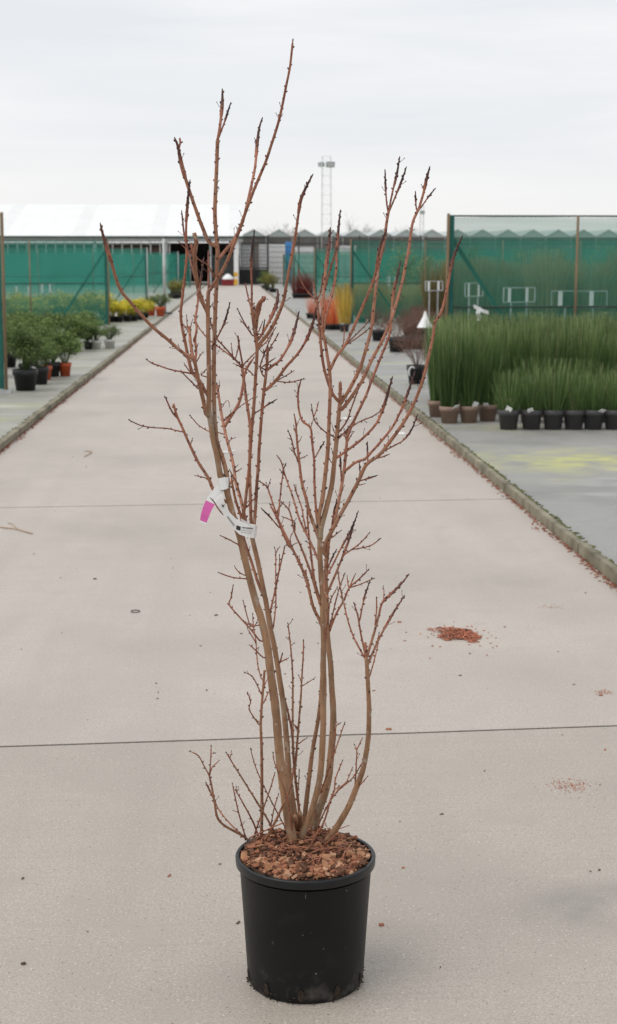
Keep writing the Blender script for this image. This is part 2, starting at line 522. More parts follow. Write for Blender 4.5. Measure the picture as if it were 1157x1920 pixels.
# ------------------------------------------------------------------ ground, road, kerbs, beds
BZ = 0.05                                # level of the standing-out beds
XR, XL = 2.03, -2.15                     # road faces of the two kerbs
YEND = 126.0


def sheet(name, pts, m, kind='structure', z=None, parent=None):
    b = MB()
    b.add([(p[0], p[1], p[2] if len(p) > 2 else z) for p in pts], [tuple(range(len(pts)))])
    o = b.build(name, m, parent)
    if kind: o['kind'] = kind
    return o


sheet('ground', [(-900, -60), (900, -60), (900, 1500), (-900, 1500)], M['ground'], z=-0.13)
road = sheet('road', [(XL - 0.02, -8), (XR + 0.02, -8), (XR + 0.02, YEND + 20), (XL - 0.02, YEND + 20)], M['joint'], z=-0.003)
SK = 0.060                               # the joints run slightly askew
joints = [-5.6, -0.15, 5.31, 10.78, 38.4, 66.0, 93.0, YEND + 19.9]
for a, b_ in zip(joints[:-1], joints[1:]):
    g = 0.006 if a < 5 else 0.010
    b = MB()
    q = []
    nx = 12
    ya = [(XL + (XR - XL) * i / nx) for i in range(nx + 1)]
    jit = lambda x, y: 0.006 * noise.noise((x * 5, y, 1.3)) if y < 20 else 0
    low = [(x, a + SK * x + g + jit(x, a)) for x in ya]
    top = [(x, b_ + SK * x - g + jit(x, b_)) for x in ya][::-1]
    ring = low + top
    n = len(ring)
    b.add([(x, y, 0.0) for x, y in ring] + [(x, y, -0.0028) for x, y in ring],
          [tuple(range(n))] + [(i, i + n, (i + 1) % n + n, (i + 1) % n) for i in range(n)])
    b.build('road_slab', M['road'] if b_ < 6 else M['road2'], road)


def kerb(name, x0, side):
    """side +1: the bed lies toward +X"""
    W, HT = 0.05, 0.066
    root = bpy.data.objects.new(name, None)
    col.objects.link(root)
    root['kind'] = 'structure'
    bm = bmesh.new()
    bmesh.ops.create_cube(bm, size=1.0)
    for v in bm.verts:
        v.co = Vector(((v.co.x + 0.5) * W * side, v.co.y * 2.442, v.co.z * 0.18 + HT - 0.09))
    bmesh.ops.bevel(bm, geom=[e for e in bm.edges], offset=0.005, segments=2, affect='EDGES')
    bmesh.ops.recalc_face_normals(bm, faces=bm.faces)
    me = bpy.data.meshes.new('kerb_stone')
    bm.to_mesh(me); bm.free()
    me.materials.append(M['kerb'])
    y = -2.25
    while y < 36:
        o = put('kerb_stone', me, root, (x0 + rng.uniform(-0.003, 0.003), y, rng.uniform(-0.003, 0.003)), (0, rng.uniform(-0.006, 0.006), rng.uniform(-0.001, 0.001)))
        y += 2.45
    b = MB()
    b.box((x0 + side * W / 2, (y - 1.22 + YEND) / 2, HT / 2 - 0.04), (W, YEND - y + 1.22, HT + 0.08))
    b.build('kerb_run', M['kerb'], root)
    return root


kerb('kerb', XR, 1)
kerb('kerb', XL, -1)
bed_r = sheet('standing_bed', [(XR + 0.045, -6), (60, -6), (60, YEND), (XR + 0.045, YEND)], M['bed_r'], z=BZ)
bed_l = sheet('standing_bed', [(-60, -6), (XL - 0.045, -6), (XL - 0.045, YEND), (-60, YEND)], M['bed_l'], z=BZ)
for px, py, w, d in ((424, 848, 0.095, 0.10), (749, 813, 0.125, 0.22), (650, 785, 0.12, 0.20), (436, 846, 0.06, 0.07)):
    p = ground(px, py)
    b = MB()
    k = 14
    ringp = []
    for i in range(k):
        a = 2 * math.pi * i / k
        cx, cy = math.cos(a), math.sin(a)
        s = 1 / max(abs(cx), abs(cy)) * rng.uniform(0.82, 1.0)
        ringp.append((p.x + cx * s * w * 0.5, p.y + cy * s * d * 0.5, 0.004))
    b.add(ringp, [tuple(range(k))])
    b.build('paint_mark', M['paint'], road)


# ------------------------------------------------------------------ netting fences
FH = 2.26


def fence(Y, posts, x_far, x_end, label, net, brace=True, end_m='timber', rail_z=1.13, th=0.042):
    """posts: X of the posts, the first one at the road end"""
    s = 1 if x_far > x_end else -1
    root = empty('netting_fence', (x_end, Y, BZ), label, 'fence', 'green netting fences across the beds')
    L = lambda x, y, z: (x - x_end, y - Y, z - BZ)
    b = MB()
    nx, nz = 40, 8
    vs, fs = [], []
    for i in range(nx + 1):
        for k in range(nz + 1):
            x = x_end + (x_far - x_end) * i / nx
            z = BZ + 0.05 + (FH - 0.05) * k / nz
            dy = 0.05 * noise.noise((x * 0.9, Y, z * 1.2))
            dz = -0.02 * abs(math.sin(x * 1.7)) if k == nz else 0
            vs.append(L(x, Y + dy * (0 if i == 0 else 1), z + dz))
    for i in range(nx):
        for k in range(nz):
            a = i * (nz + 1) + k
            fs.append((a, a + nz + 1, a + nz + 2, a + 1))
    b.add(vs, fs)
    b.build('net', net, root, True)
    for i, x in enumerate(posts):
        b = MB()
        b.tube([L(x, Y - 0.07, BZ - 0.03), L(x + 0.01, Y - 0.07, BZ + FH + (0.03 if i == 0 else 0.0))], th * 0.5 if i == 0 else th * 0.42, 9)
        b.build('post', M[end_m if i == 0 else 'timber'], root, True)
    b = MB(); b.box(L(x_end + s * 0.058, Y - 0.055, BZ + FH / 2 + 0.03), (0.06, 0.02, FH - 0.05))
    b.build('net_hem', M['hem'], root)
    if brace:
        b = MB(); b.bar(L(x_end + s * 0.08, Y + 0.12, BZ + FH - 0.28), L(x_end + s * 1.38, Y + 0.12, BZ + 0.05), 0.09, 0.05)
        b.build('brace', M['brace'], root)
    for z, r in ((BZ + FH, 0.012), (BZ + rail_z, 0.014)):
        b = MB()
        b.tube([L(x_end, Y - 0.02, z), L(x_far, Y - 0.02, z)], r, 5)
        b.build('rail', M['wire'], root)
    b = MB(); b.box(L(x_end, Y - 0.07, BZ + 0.02), (0.14, 0.12, 0.05))
    b.build('foot_block', M['galv'], root)
    return root


def X(px, Y, py=500):
    return at(px, py, Y).x


fence(19.8, [X(14, 19.8, 745), -5.1, -7.4, -9.6], -12, X(14, 19.8, 745), 'green netting fence beside the black-potted green bushes', M['net_l'], brace=False)
fence(40.6, [X(203, 40.6), X(56, 40.6), -7.6, -9.8, -12], -16, X(203, 40.6), 'green netting fence standing between the leafy bushes and the gold-tipped shrubs', M['net_l'])
fence(63.0, [X(276, 63), -5.7, -7.9, -10], -16, X(276, 63), 'green netting fence just beyond the orange-potted plants', M['net_l'], end_m='galv')
fence(84.0, [X(334, 84), -5.4, -7.6], -16, X(334, 84), 'green netting fence beside the olive shrubs on the barn side', M['net_l'], end_m='galv')
fence(105.0, [X(357, 105), -5.4, -7.6], -16, X(357, 105), 'green netting fence closest to the open barn', M['net_l'], end_m='galv')
fence(20.0, [X(837, 20), X(1078, 20), 6.3, 8.1, 9.9], 12, X(837, 20), 'green netting fence right behind the tall rush plants', M['net_r'], rail_z=1.09)
fence(41.0, [X(657, 41), X(796, 41), 7.2, 9.3], 16, X(657, 41), 'green netting fence behind the bare twiggy shrubs and white cone', M['net_r'])
fence(63.5, [X(590, 63.5), 5.6, 7.8], 16, X(590, 63.5), 'green netting fence behind the flame-orange shrubs', M['net_r'])
fence(85.0, [X(549, 85), 5.6, 7.8], 16, X(549, 85), 'green netting fence behind the dark red shrubs', M['net_r'])
fence(107.0, [X(531, 107), 5.6, 7.8], 18, X(531, 107), 'green netting fence closest to the steel mesh gate', M['net_r'])

p = ground(316, 589, BZ)
root = empty('steel_post', (p.x - 0.12, p.y, BZ), 'tall bare galvanised steel post beside the orange pots', 'post')
b = MB(); b.tube([(0, 0, -0.02), (0, 0, 2.45)], 0.05, 10); b.build('shaft', M['galv'], root, True)
b = MB(); b.box((0.05, 0, 0.03), (0.38, 0.22, 0.07)); b.build('base_plate', M['steel_dark'], root)

# ------------------------------------------------------------------ barn at the end of the road
BY = 121.0
bx1 = X(447, BY)                          # right-hand corner
bx0 = -34.0
root = empty('open_barn', (bx1, BY, 0), 'wide open-fronted barn with a large white sheet roof', 'barn')
L = lambda x, y, z: (x - bx1, y - BY, z)
ez = at(447, 443, BY).z
rz_ = at(447, 384, BY + 13).z
nsh = 34
wsh = (bx1 + 0.35 - bx0) / nsh
for i in range(nsh):
    xa, xb = bx0 + wsh * i, bx0 + wsh * (i + 1) - 0.004
    lt = i % 6 == 3
    b = MB()
    dz = 0.0
    b.add([L(xa, BY - 0.5, ez + dz), L(xb, BY - 0.5, ez + dz), L(xb, BY + 13, rz_ + dz), L(xa, BY + 13, rz_ + dz),
           L(xa, BY - 0.5, ez - 0.07), L(xb, BY - 0.5, ez - 0.07), L(xb, BY + 13, rz_ - 0.07), L(xa, BY + 13, rz_ - 0.07)],
          [(0, 1, 2, 3), (7, 6, 5, 4), (0, 4, 5, 1), (1, 5, 6, 2), (2, 6, 7, 3), (3, 7, 4, 0)])
    b.build('roof_sheet', M['roof_lt'] if lt else M['roof'], root)
b = MB(); b.add([L(bx0, BY + 13.01, rz_ - .02), L(bx1 + .35, BY + 13.01, rz_ - .02), L(bx1 + .35, BY + 26, ez), L(bx0, BY + 26, ez)], [(0, 1, 2, 3)])
b.build('rear_roof', M['roof'], root)
b = MB(); b.box(L((bx0 + bx1) / 2, BY - 0.62, ez - 0.06), (bx1 - bx0 + 0.9, 0.16, 0.13)); b.build('gutter', M['brace'], root)
b = MB(); b.box(L((bx0 + bx1) / 2, BY - 0.35, ez - 0.32), (bx1 - bx0 + 0.7, 0.2, 0.26)); b.build('eaves_beam', M['galv'], root)
b = MB(); b.box(L((bx0 + bx1) / 2, BY + 24, 1.8), (bx1 - bx0, 0.2, 3.6)); b.build('rear_wall', M['barn_dark'], root)
b = MB(); b.box(L(bx1 - 0.1, BY + 12.5, 1.8), (0.16, 23, 3.5)); b.build('end_wall', M['barn_dark'], root)
ox = X(318, BY)
b = MB(); b.box(L((bx0 + ox) / 2, BY + 0.6, 1.5), (ox - bx0, 0.12, 3.0)); b.build('front_boarding', M['barn_wall'], root)
xx = ox
while xx > -30:
    b = MB(); b.box(L(xx, BY + 0.45, ez - 0.95), (0.09, 0.08, 1.0)); b.build('mullion', M['white'], root)
    xx -= 0.74
b = MB(); b.box(L((bx0 + ox) / 2, BY + 0.38, ez - 0.62), (ox - bx0, 0.06, 0.07)); b.build('transom', M['galv'], root)
for px in (313, 180, 395):
    x = X(px, BY)
    b = MB(); b.box(L(x, BY, ez / 2 - 0.1), (0.16, 0.16, ez - 0.2)); b.build('stanchion', M['galv'], root)
b = MB(); b.box(L(bx1 - 0.17, BY - 0.1, (ez - 0.2) / 2), (0.36, 0.3, ez - 0.2)); corner = b.build('corner_column', M['white'], root)
for z0, z1 in ((0.03, 0.50), (0.68, 1.02)):
    b = MB(); b.box(L(bx1 - 0.21, BY - 0.12, (z0 + z1) / 2), (0.30, 0.30, z1 - z0)); o = b.build('yellow_guard', M['yellow'], root)
b = MB(); b.box(L(X(425, BY + 9), BY + 9, 1.2), (2.2, 0.1, 2.4)); b.build('inner_panel', M['galv'], root)

cx = X(427, 119.0)
root = empty('red_skip', (cx, 119.0, 0), 'low red skip heaped with white bags in front of the barn', 'skip')
b = MB()
b.add([(-.46, -.3, 0), (.46, -.3, 0), (.46, .3, 0), (-.46, .3, 0), (-.5, -.36, .5), (.5, -.36, .5), (.5, .36, .5), (-.5, .36, .5)],
      [(3, 2, 1, 0), (4, 5, 6, 7), (0, 1, 5, 4), (1, 2, 6, 5), (2, 3, 7, 6), (3, 0, 4, 7)])
b.build('body', M['red'], root)
b = MB()
b.lathe([(0.45, 0.5), (0.42, 0.62), (0.28, 0.76), (0.12, 0.88), (0.01, 0.91)], 12); b.build('bag_heap', M['white'], root, True)

# steel mesh gate
gx0, gx1 = X(449, 126), X(502, 126)
root = empty('steel_gate', ((gx0 + gx1) / 2, 126, 0), 'tall dark steel mesh gate closing the end of the road', 'gate')
gw = (gx1 - gx0) / 2
b = MB()
xx = -gw
while xx <= gw:
    b.box((xx, 0, 1.9), (0.035, 0.03, 3.8)); xx += 0.125
for k in range(13): b.box((0, 0.02, 0.1 + k * 0.3), (2 * gw, 0.02, 0.03))
b.build('mesh_infill', M['steel_dark'], root)['kind'] = 'stuff'
for x in (-gw, 0, gw):
    b = MB(); b.box((x, -0.03, 1.95), (0.10, 0.08, 3.9)); b.build('gate_post', M['steel_dark'], root)
for z in (0.1, 1.35, 3.85):
    b = MB(); b.box((0, -0.05, z), (2 * gw, 0.05, 0.10)); b.build('gate_rail', M['steel_dark'], root)
b = MB(); b.box((0, 0.08, 0.62), (2 * gw, 0.03, 1.2)); b.build('lower_sheet', M['steel_dark'], root)
# mesh run on the right of the gate
mx0, mx1 = gx1 + 0.06, 16.0
root = empty('steel_mesh_fence', (mx0, 126.4, 0), 'long dark steel mesh fence carrying on from the gate', 'fence')
b = MB()
xx = 0
while xx <= mx1 - mx0:
    b.box((xx, 0, 1.95), (0.03, 0.03, 3.9)); xx += 0.2
for k in range(10): b.box(((mx1 - mx0) / 2, 0.02, 0.1 + k * 0.42), (mx1 - mx0, 0.02, 0.035))
b.build('mesh_infill', M['steel_dark'], root)['kind'] = 'stuff'
xx = 0
while xx <= mx1 - mx0:
    b = MB(); b.box((xx, -0.03, 2.0), (0.1, 0.08, 4.0)); b.build('mesh_post', M['steel_dark'], root); xx += 2.5


def container(px0, px1, py0, Y, label, m, rib=True):
    xa, xb = X(px0, Y), X(px1, Y)
    zt = at(px0, py0, Y).z
    root = empty('storage_cabin', ((xa + xb) / 2, Y, -0.1), label, 'cabin')
    w = xb - xa
    b = MB(); b.box((0, 1.2, zt / 2), (w, 2.4, zt)); b.build('shell', m, root)
    k = max(3, int(w / 0.35))
    for i in range(k):
        b = MB(); b.box((-w / 2 + w * (i + 0.5) / k, -0.02, zt / 2), (w / k * 0.45, 0.05, zt - 0.15)); b.build('panel', m, root)
    return root


container(453, 471, 457, 136, 'narrow white ribbed cabin behind the steel gate', M['white'])
container(486, 536, 456, 142, 'long white ribbed cabin behind the mesh fence', M['white'])
container(553, 588, 460, 139, 'white ribbed cabin beside the blue tank', M['white'])
container(640, 668, 459, 150, 'short white ribbed cabin half behind the green nets', M['white'])
xb_, yb_ = X(541, 134), 134.0
root = empty('blue_tank', (xb_, yb_, -0.1), 'upright bright blue tank standing behind the mesh fence', 'tank')
zt = at(541, 453, 134).z + 0.1
b = MB(); b.lathe([(0.01, 0), (0.30, 0), (0.30, zt - 0.12), (0.24, zt), (0.01, zt)], 20); b.build('shell', M['blue'], root, True)
for z in (0.9, 1.8, 2.7):
    b = MB(); b.lathe([(0.3, z - .05), (0.325, z), (0.3, z + .05)], 20); b.build('hoop', M['blue'], root, True)

# ------------------------------------------------------------------ glasshouse block
GY = 192.0
span = 47.3 / F * GY
g0 = X(451.5, GY)
ge, gp = at(470, 442, GY).z, at(470, 429.5, GY).z
root = empty('glasshouse', (g0, GY, 0), 'long multi-span glasshouse with a row of low glass gables', 'glasshouse')
nb = 19
for i in range(nb):
    x = i * span
    b = MB()
    b.add([(x + .04, 0, ge), (x + span - .04, 0, ge), (x + span / 2, 0, gp), (x + .04, 70, ge), (x + span - .04, 70, ge), (x + span / 2, 70, gp)],
          [(0, 1, 2), (3, 5, 4), (0, 2, 5, 3), (1, 4, 5, 2)])
    o = b.build('roof_bay', M['glass_roof'], root)
    b = MB(); b.bar((x + .04, -0.03, ge), (x + span / 2, -0.03, gp), 0.09); b.bar((x + span - .04, -0.03, ge), (x + span / 2, -0.03, gp), 0.09)
    b.build('gable_bar', M['white'], o)
    b = MB(); b.box((x + span / 2, 0.05, ge / 2 - 0.1), (span - 0.12, 0.08, ge - 0.1)); b.build('wall_pane', M['glass_wall'], root)
    b = MB(); b.box((x, 0, ge / 2), (0.12, 0.14, ge)); b.build('wall_post', M['galv'], root)
b = MB(); b.box((nb * span / 2, -0.1, ge - 0.08), (nb * span, 0.2, 0.2)); b.build('valley_gutter', M['galv'], root)
b = MB(); b.box((nb * span / 2, -0.05, ge - 0.95), (nb * span, 0.1, 0.12)); b.build('wall_rail', M['steel_dark'], root)


# ------------------------------------------------------------------ floodlight masts
def mast(px, Y, ztop, w, label, heads):
    x = X(px, Y)
    root = empty('floodlight_mast', (x, Y, -0.13), label, 'mast')
    for sx_ in (-1, 1):
        for sy_ in (-1, 1):
            b = MB(); b.bar((sx_ * w * .56, sy_ * w * .56, 0), (sx_ * w * .46, sy_ * w * .46, ztop), 0.032); b.build('leg', M['mast'], root)
    b = MB()
    k = int(ztop / 1.0)
    for i in range(k):
        z0, z1 = i * ztop / k, (i + 1) * ztop / k
        h = w * .5
        for (ax, ay), (bx_, by_) in (((-h, -h), (h, -h)), ((h, -h), (h, h)), ((h, h), (-h, h)), ((-h, h), (-h, -h))):
            b.bar((ax, ay, z1), (bx_, by_, z1), 0.018)
            b.bar((ax, ay, z0), (bx_, by_, z1), 0.013)
    b.build('lattice', M['mast'], root)
    for dx, ang, s in heads:
        h = MB()
        h.add([(-.34 * s, -.1, -.22 * s), (.34 * s, -.1, -.22 * s), (.34 * s, -.1, .22 * s), (-.34 * s, -.1, .22 * s),
               (-.2 * s, .3, -.12 * s), (.2 * s, .3, -.12 * s), (.2 * s, .3, .12 * s), (-.2 * s, .3, .12 * s)],
              [(0, 1, 2, 3), (7, 6, 5, 4), (0, 4, 5, 1), (1, 5, 6, 2), (2, 6, 7, 3), (3, 7, 4, 0)])
        o = h.build('lamp_head', M['green_lamp'], root, loc=(dx, -w * .6, ztop - 0.85))
        o.rotation_euler = (0.35, 0, ang)
        g_ = MB(); g_.box((0, -0.115, 0), (.56 * s, 0.02, .32 * s)); g_.build('lamp_glass', M['lens'], o)
    b = MB(); b.bar((-w * .8, -w * .6, ztop - 0.85), (w * .9, -w * .6, ztop - 0.85), 0.06); b.build('crossbar', M['mast'], root)
    return root


mast(612, 165, at(612, 291, 165).z, 0.95, 'tall lattice mast with two green floodlights beyond the glasshouse', ((-0.58, -0.5, 1.0), (0.36, 0.15, 1.35)))
mast(790, 180, at(790, 382, 180).z, 0.4, 'short slim lattice mast with one small green lamp', ((0.0, 0.1, 0.8),))


# ------------------------------------------------------------------ bare trees on the skyline
def bare_tree(px, Y, top_py, rad_px, label, seed):
    r_ = random.Random(seed)
    x = X(px, Y); ht = at(px, top_py, Y).z + 0.1
    R_ = rad_px / F * Y
    root = empty('bare_tree', (x, Y, -0.13), label, 'tree', 'bare trees on the skyline')
    tk = MB(); tk.tube([(0, 0, 0), (0.05, 0, ht * .25), (0, 0.05, ht * .5)], [0.22, 0.17, 0.12], 8)
    tk.build('trunk', M['branch'], root, True)
    cr = MB()

    def grow(p, d, Ln, r, lev):
        q = p + d * Ln
        mid = (p + q) / 2 + Vector((r_.uniform(-1, 1), r_.uniform(-1, 1), r_.uniform(-.2, .6))) * Ln * 0.08
        cr.tube([p, mid, q], [r, r * .8, r * .6], 3 if lev > 1 else 5, cap=False)
        if lev >= 5: return
        for k in range(r_.choice((2, 3, 3))):
            nd = (d + Vector((r_.gauss(0, .55), r_.gauss(0, .55), r_.gauss(0.12, .3)))).normalized()
            grow(p.lerp(q, r_.uniform(.55, 1)), nd, Ln * r_.uniform(.6, .8), r * .58, lev + 1)
    for k in range(9):
        a = 2 * math.pi * k / 9 + r_.uniform(-.3, .3)
        d = Vector((math.cos(a) * R_ * 0.34, math.sin(a) * R_ * .34, ht * .17)).normalized()
        grow(Vector((0, 0.03, ht * r_.uniform(.26, .5))), d, (ht * .20 + R_ * .2), 0.06, 1)
    cr.build('crown', M['branch'], root)


bare_tree(672, 228, 408, 34, 'rounded bare tree right of the tall mast', 3)
bare_tree(512, 250, 417, 28, 'low bare tree over the glasshouse by the barn roof', 4)
bare_tree(545, 262, 420, 22, 'small bare tree between the barn roof and the tall mast', 5)
bare_tree(765, 255, 418, 24, 'small bare tree beside the slim mast', 9)


# ------------------------------------------------------------------ nursery stock
def pot_mesh(name, r, h, m):
    b = MB()
    b.lathe([(0.01, 0.004), (r * .74, 0), (r * .90, h * .74), (r * .985, h * .75), (r, h * .76), (r, h), (r * .94, h), (r * .90, h * .86), (0.01, h * .88)], 20)
    me = b.mesh(name, m, True)
    return me


def blades(n, r0, h, spread, w, seed, curl=0.25, hv=0.25, dead=0):
    r_ = random.Random(seed)
    b = MB()
    for i in range(n):
        a, q = r_.uniform(0, 6.283), math.sqrt(r_.random())
        base = Vector((math.cos(a) * q * r0, math.sin(a) * q * r0, -0.02))
        hh = h * (1 - hv * r_.random() ** 1.5)
        out = Vector((math.cos(a), math.sin(a), 0)) * spread * q * r_.uniform(.6, 1.2) + Vector((r_.gauss(0, .035), r_.gauss(0, .035), 0)) * h
        bend = r_.uniform(0, curl)
        wa = r_.uniform(0, 6.283)
        side = Vector((math.cos(wa), math.sin(wa), 0)) * w * .5
        tone = r_.random()
        b.cur = 1 if (dead and r_.random() < dead) else 0
        vs, va = [], []
        for k in range(5):
            t = k / 4
            p_ = base + out * (t * (1 - bend) + bend * t * t) + Vector((0, 0, hh * t))
            s_ = side * (1 - 0.75 * t)
            vs += [p_ - s_, p_ + s_]
            va += [tone + (max(0, t - .70) * 3.8 * tone)] * 2
        b.add(vs, [(2 * k, 2 * k + 1, 2 * k + 3, 2 * k + 2) for k in range(4)], va)
    return b


def bush(n, R_, h, leaf, seed, flat=0.3):
    r_ = random.Random(seed)
    b = MB()
    tips = []
    for i in range(26):
        a = r_.uniform(0, 6.283)
        q = math.sqrt(r_.random())
        t = Vector((math.cos(a) * q * R_, math.sin(a) * q * R_, h * (1 - 0.45 * q * q) * r_.uniform(.72, 1.08)))
        mid = Vector((t.x * .35, t.y * .35, t.z * .55))
        b.val = 0.15
        b.tube([(t.x * .08, t.y * .08, -0.02), mid, t], [0.006, .004, .002], 4)
        tips.append((mid, t))
    for i in range(n):
        mid, t = r_.choice(tips)
        k = r_.random() ** .7
        p_ = mid.lerp(t, k) + Vector((r_.gauss(0, 1), r_.gauss(0, 1), r_.gauss(0, .8))) * R_ * .16
        a = r_.uniform(0, 6.283)
        d = Vector((math.cos(a), math.sin(a), r_.uniform(-.5, .9))).normalized()
        s_ = d.cross(Vector((r_.gauss(0, .5), r_.gauss(0, .5), 1))).normalized()
        L_ = leaf * r_.uniform(.7, 1.25)
        up = s_.cross(d) * L_ * 0.10
        tone = r_.random() * .8 + (0.9 * r_.random() if k > .8 else 0)
        b.add([p_, p_ + d * L_ * .5 + s_ * L_ * .21 + up, p_ + d * L_, p_ + d * L_ * .5 - s_ * L_ * .21 + up], [(0, 1, 2), (0, 2, 3)], [tone] * 4)
    return b


def twiggy(n, R_, h, seed, w=0.004):
    r_ = random.Random(seed)
    b = MB()

    def grow(p_, d, L_, w_, lev):
        q = p_ + d * L_
        b.val = min(1.9, 0.2 + .4 * lev + r_.random() * .5)
        b.tube([p_, p_.lerp(q, .5) + Vector((r_.gauss(0, 1), r_.gauss(0, 1), r_.gauss(0, 1))) * L_ * .07, q], [w_, w_ * .8, w_ * .55], 3, cap=False)
        if lev < 3:
            for k in range(3 if lev else 4):
                nd = (d + Vector((r_.gauss(0, .5), r_.gauss(0, .5), r_.gauss(0.05, .35)))).normalized()
                grow(p_.lerp(q, r_.uniform(.4, 1)), nd, L_ * r_.uniform(.5, .75), w_ * .65, lev + 1)
    for i in range(n):
        a = r_.uniform(0, 6.283)
        e = r_.uniform(.3, 1.0)
        d = Vector((math.cos(a) * R_ * e, math.sin(a) * R_ * e, h)).normalized()
        grow(Vector((0, 0, -.01)), d, h * .5, w, 0)
    return b


POTS = {}
def pot_for(m, r, h):
    k = (m, round(r, 3), round(h, 3))
    if k not in POTS: POTS[k] = pot_mesh('pot', r, h, M['pot_' + m])
    return POTS[k]


_tagm = None
def plant(name, loc, potm, r, h, foliage, label, cat, group, card=False, scale=1.0, part='foliage', fscale=1.0):
    global _tagm
    root = empty(name, loc, label, cat, group, rng.uniform(0, 6.28))
    put('pot', pot_for(potm, r, h), root)
    s = scale * rng.uniform(.88, 1.10)
    put(part, foliage, root, (0, 0, h * .88), (0, 0, rng.uniform(0, 6.28)), (s * fscale, s * fscale, s))
    if card:
        if _tagm is None:
            b = MB(); b.box((0, 0, 0.03), (0.06, 0.003, 0.085)); _tagm = b.mesh('name_card', M['white'])
        o = put('name_card', _tagm, root, (0, 0, h * .9))
        a = math.pi * 1.5 - root.rotation_euler.z + rng.uniform(-.6, .6)
        o.location = (math.cos(a) * r * .85, math.sin(a) * r * .85, h * .88)
        o.rotation_euler = (rng.uniform(.2, 1.2), rng.uniform(-.6, .6), a + math.pi / 2)
    return root


tall = [blades(400, .085, .88, .10, .0062, 20 + k, hv=.52, dead=.04).mesh('rush_stems', [M['rush'], M['dead']]) for k in range(3)]
short = [blades(250, .09, .47, .13, .0062, 30 + k, hv=.75, dead=.04).mesh('rush_stems', [M['rush'], M['dead']]) for k in range(3)]
for i, (px, py) in enumerate(((845, 795), (882, 794), (917, 791))):
    p = ground(px, py, BZ)
    plant('rush_plant', (p.x, p.y + .1, BZ), 'taupe', .108, .178, tall[i], 'tall green rush plant in taupe pot, ' + ('first', 'second', 'third')[i] + ' in the front row from the kerb', 'plant', 'rushes in taupe pots in the front row', True, part='stems')
p = ground(821, 783, BZ)
plant('rush_plant', (p.x, p.y + .1, BZ), 'taupe', .10, .178, tall[1], 'tall green rush plant in taupe pot set back beside the kerb', 'plant', 'rushes massed in the bed', part='stems', fscale=.75)
for i, px in enumerate((957, 1000, 1041, 1080, 1117, 1156, 1196)):
    p = ground(px, 807, BZ)
    plant('rush_plant', (p.x, p.y + .11, BZ), 'grey', .113, .20, short[i % 3], 'short green rush plant in dark grey pot, ' + ('first', 'second', 'third', 'fourth', 'fifth', 'sixth', 'seventh')[i] + ' along from the taupe pots', 'plant', 'short rushes in grey pots', i in (0, 1, 4), part='stems')
ROWL = ['tall green rush plant in the row next behind the short rushes', 'tall green rush plant in the thick of the massed rushes', 'tall green rush plant in the row against the netting fence', 'tall green rush plant on the kerb-side edge of the mass']
for i in range(11):
    for j in range(7):
        x, y = 2.57 + i * .250 + rng.uniform(-.03, .03), 16.75 + j * .40 + rng.uniform(-.05, .05)
        if i > 2 and j == 0: y -= 0.38
        plant('rush_plant', (x, y, BZ), 'taupe', .105, .178, rng.choice(tall), ROWL[0 if j == 0 else (2 if j == 6 else (3 if i == 0 else 1))], 'plant', 'rushes massed in the bed', part='stems', scale=1.0)
for i in range(9):
    x, y = 3.2 + i * .25, 15.95
    plant('rush_plant', (x - .1, y - 0.15, BZ), 'grey', .113, .20, rng.choice(short), 'short green rush plant in the second row of dark grey pots', 'plant', 'short rushes in the second row', part='stems', scale=1.05)
# arching sprig leaning in beside the grey pots
p = ground(1157, 826, BZ)
root = empty('grass_clump', (p.x + .03, p.y - .35, BZ), 'thin green grass clump arching over the bed in front of the grey pots', 'plant')
blades(16, .03, .26, .2, .008, 77, curl=.8, hv=.6).build('blades', M['rush'], root)

bushes = [bush(1700, .34, .56, .05, 40 + k).mesh('leaves', M['bush']) for k in range(3)]
bsmall = [bush(1000, .26, .36, .045, 50 + k).mesh('leaves', M['bush']) for k in range(3)]
spec = [(45, 734, 'black', .168, .28, 0, 'large dark green bush in wide black pot beside the netting fence post'),
        (73, 722, 'black', .13, .24, 1, 'dark green bush in black pot squeezed between a wide black pot and an orange one'),
        (84, 713, 'orange', .10, .20, 2, 'green bush in orange pot half hidden between two black pots'),
        (97, 707, 'black', .125, .21, 0, 'green bush in black pot next to the yellowish bush in an orange pot'),
        (121, 706, 'orange', .098, .20, 1, 'yellowish green bush in bright orange pot standing out toward the kerb')]
for px, py, pm, r, h, k, lab in spec:
    p = ground(px, py, BZ)
    plant('leafy_bush', (p.x, p.y + r, BZ), pm, r, h, bushes[k], lab, 'plant', None, px in (73,), scale=(1.12 if px == 45 else .8), part='leaves')
for px, py, pm, lab in ((143, 660, 'black', 'small round bush in black pot, first of the row with white pots'), (165, 656, 'black', 'small round bush in black pot between two white pots'),
                        (155, 652, 'white', 'small round bush in white pot between two black pots'), (179, 655, 'white', 'small round bush in white pot right of a black one'),
                        (205, 653, 'white', 'small round bush in white pot at the road end of its row')):
    p = ground(px, py, BZ)
    plant('small_bush', (p.x, p.y + .1, BZ), pm, .12 if pm == 'white' else .095, .17, bsmall[px % 3], lab, 'plant', None, pm == 'black', scale=.95, part='leaves')
for j, y in enumerate((22.6, 24.6, 27.0, 29.3, 31.9, 33.6)):
    for i in range(8):
        x = -3.12 - .13 * j * (1 if j < 3 else .5) - i * .42 + rng.uniform(-.08, .08) + (0.25 if j > 2 else 0)
        plant('leafy_bush', (x, y + rng.uniform(-.25, .25), BZ), 'black', .12, .2, rng.choice(bushes if j < 2 else bsmall), 'leafy green bush in black pot massed behind the first pots' if j < 2 else 'leafy green bush in black pot in the rows up to the netting', 'plant', 'green bushes filling the bed' if j < 2 else 'bushes in the rear rows', scale=.86 if j < 2 else 1.25, part='leaves')
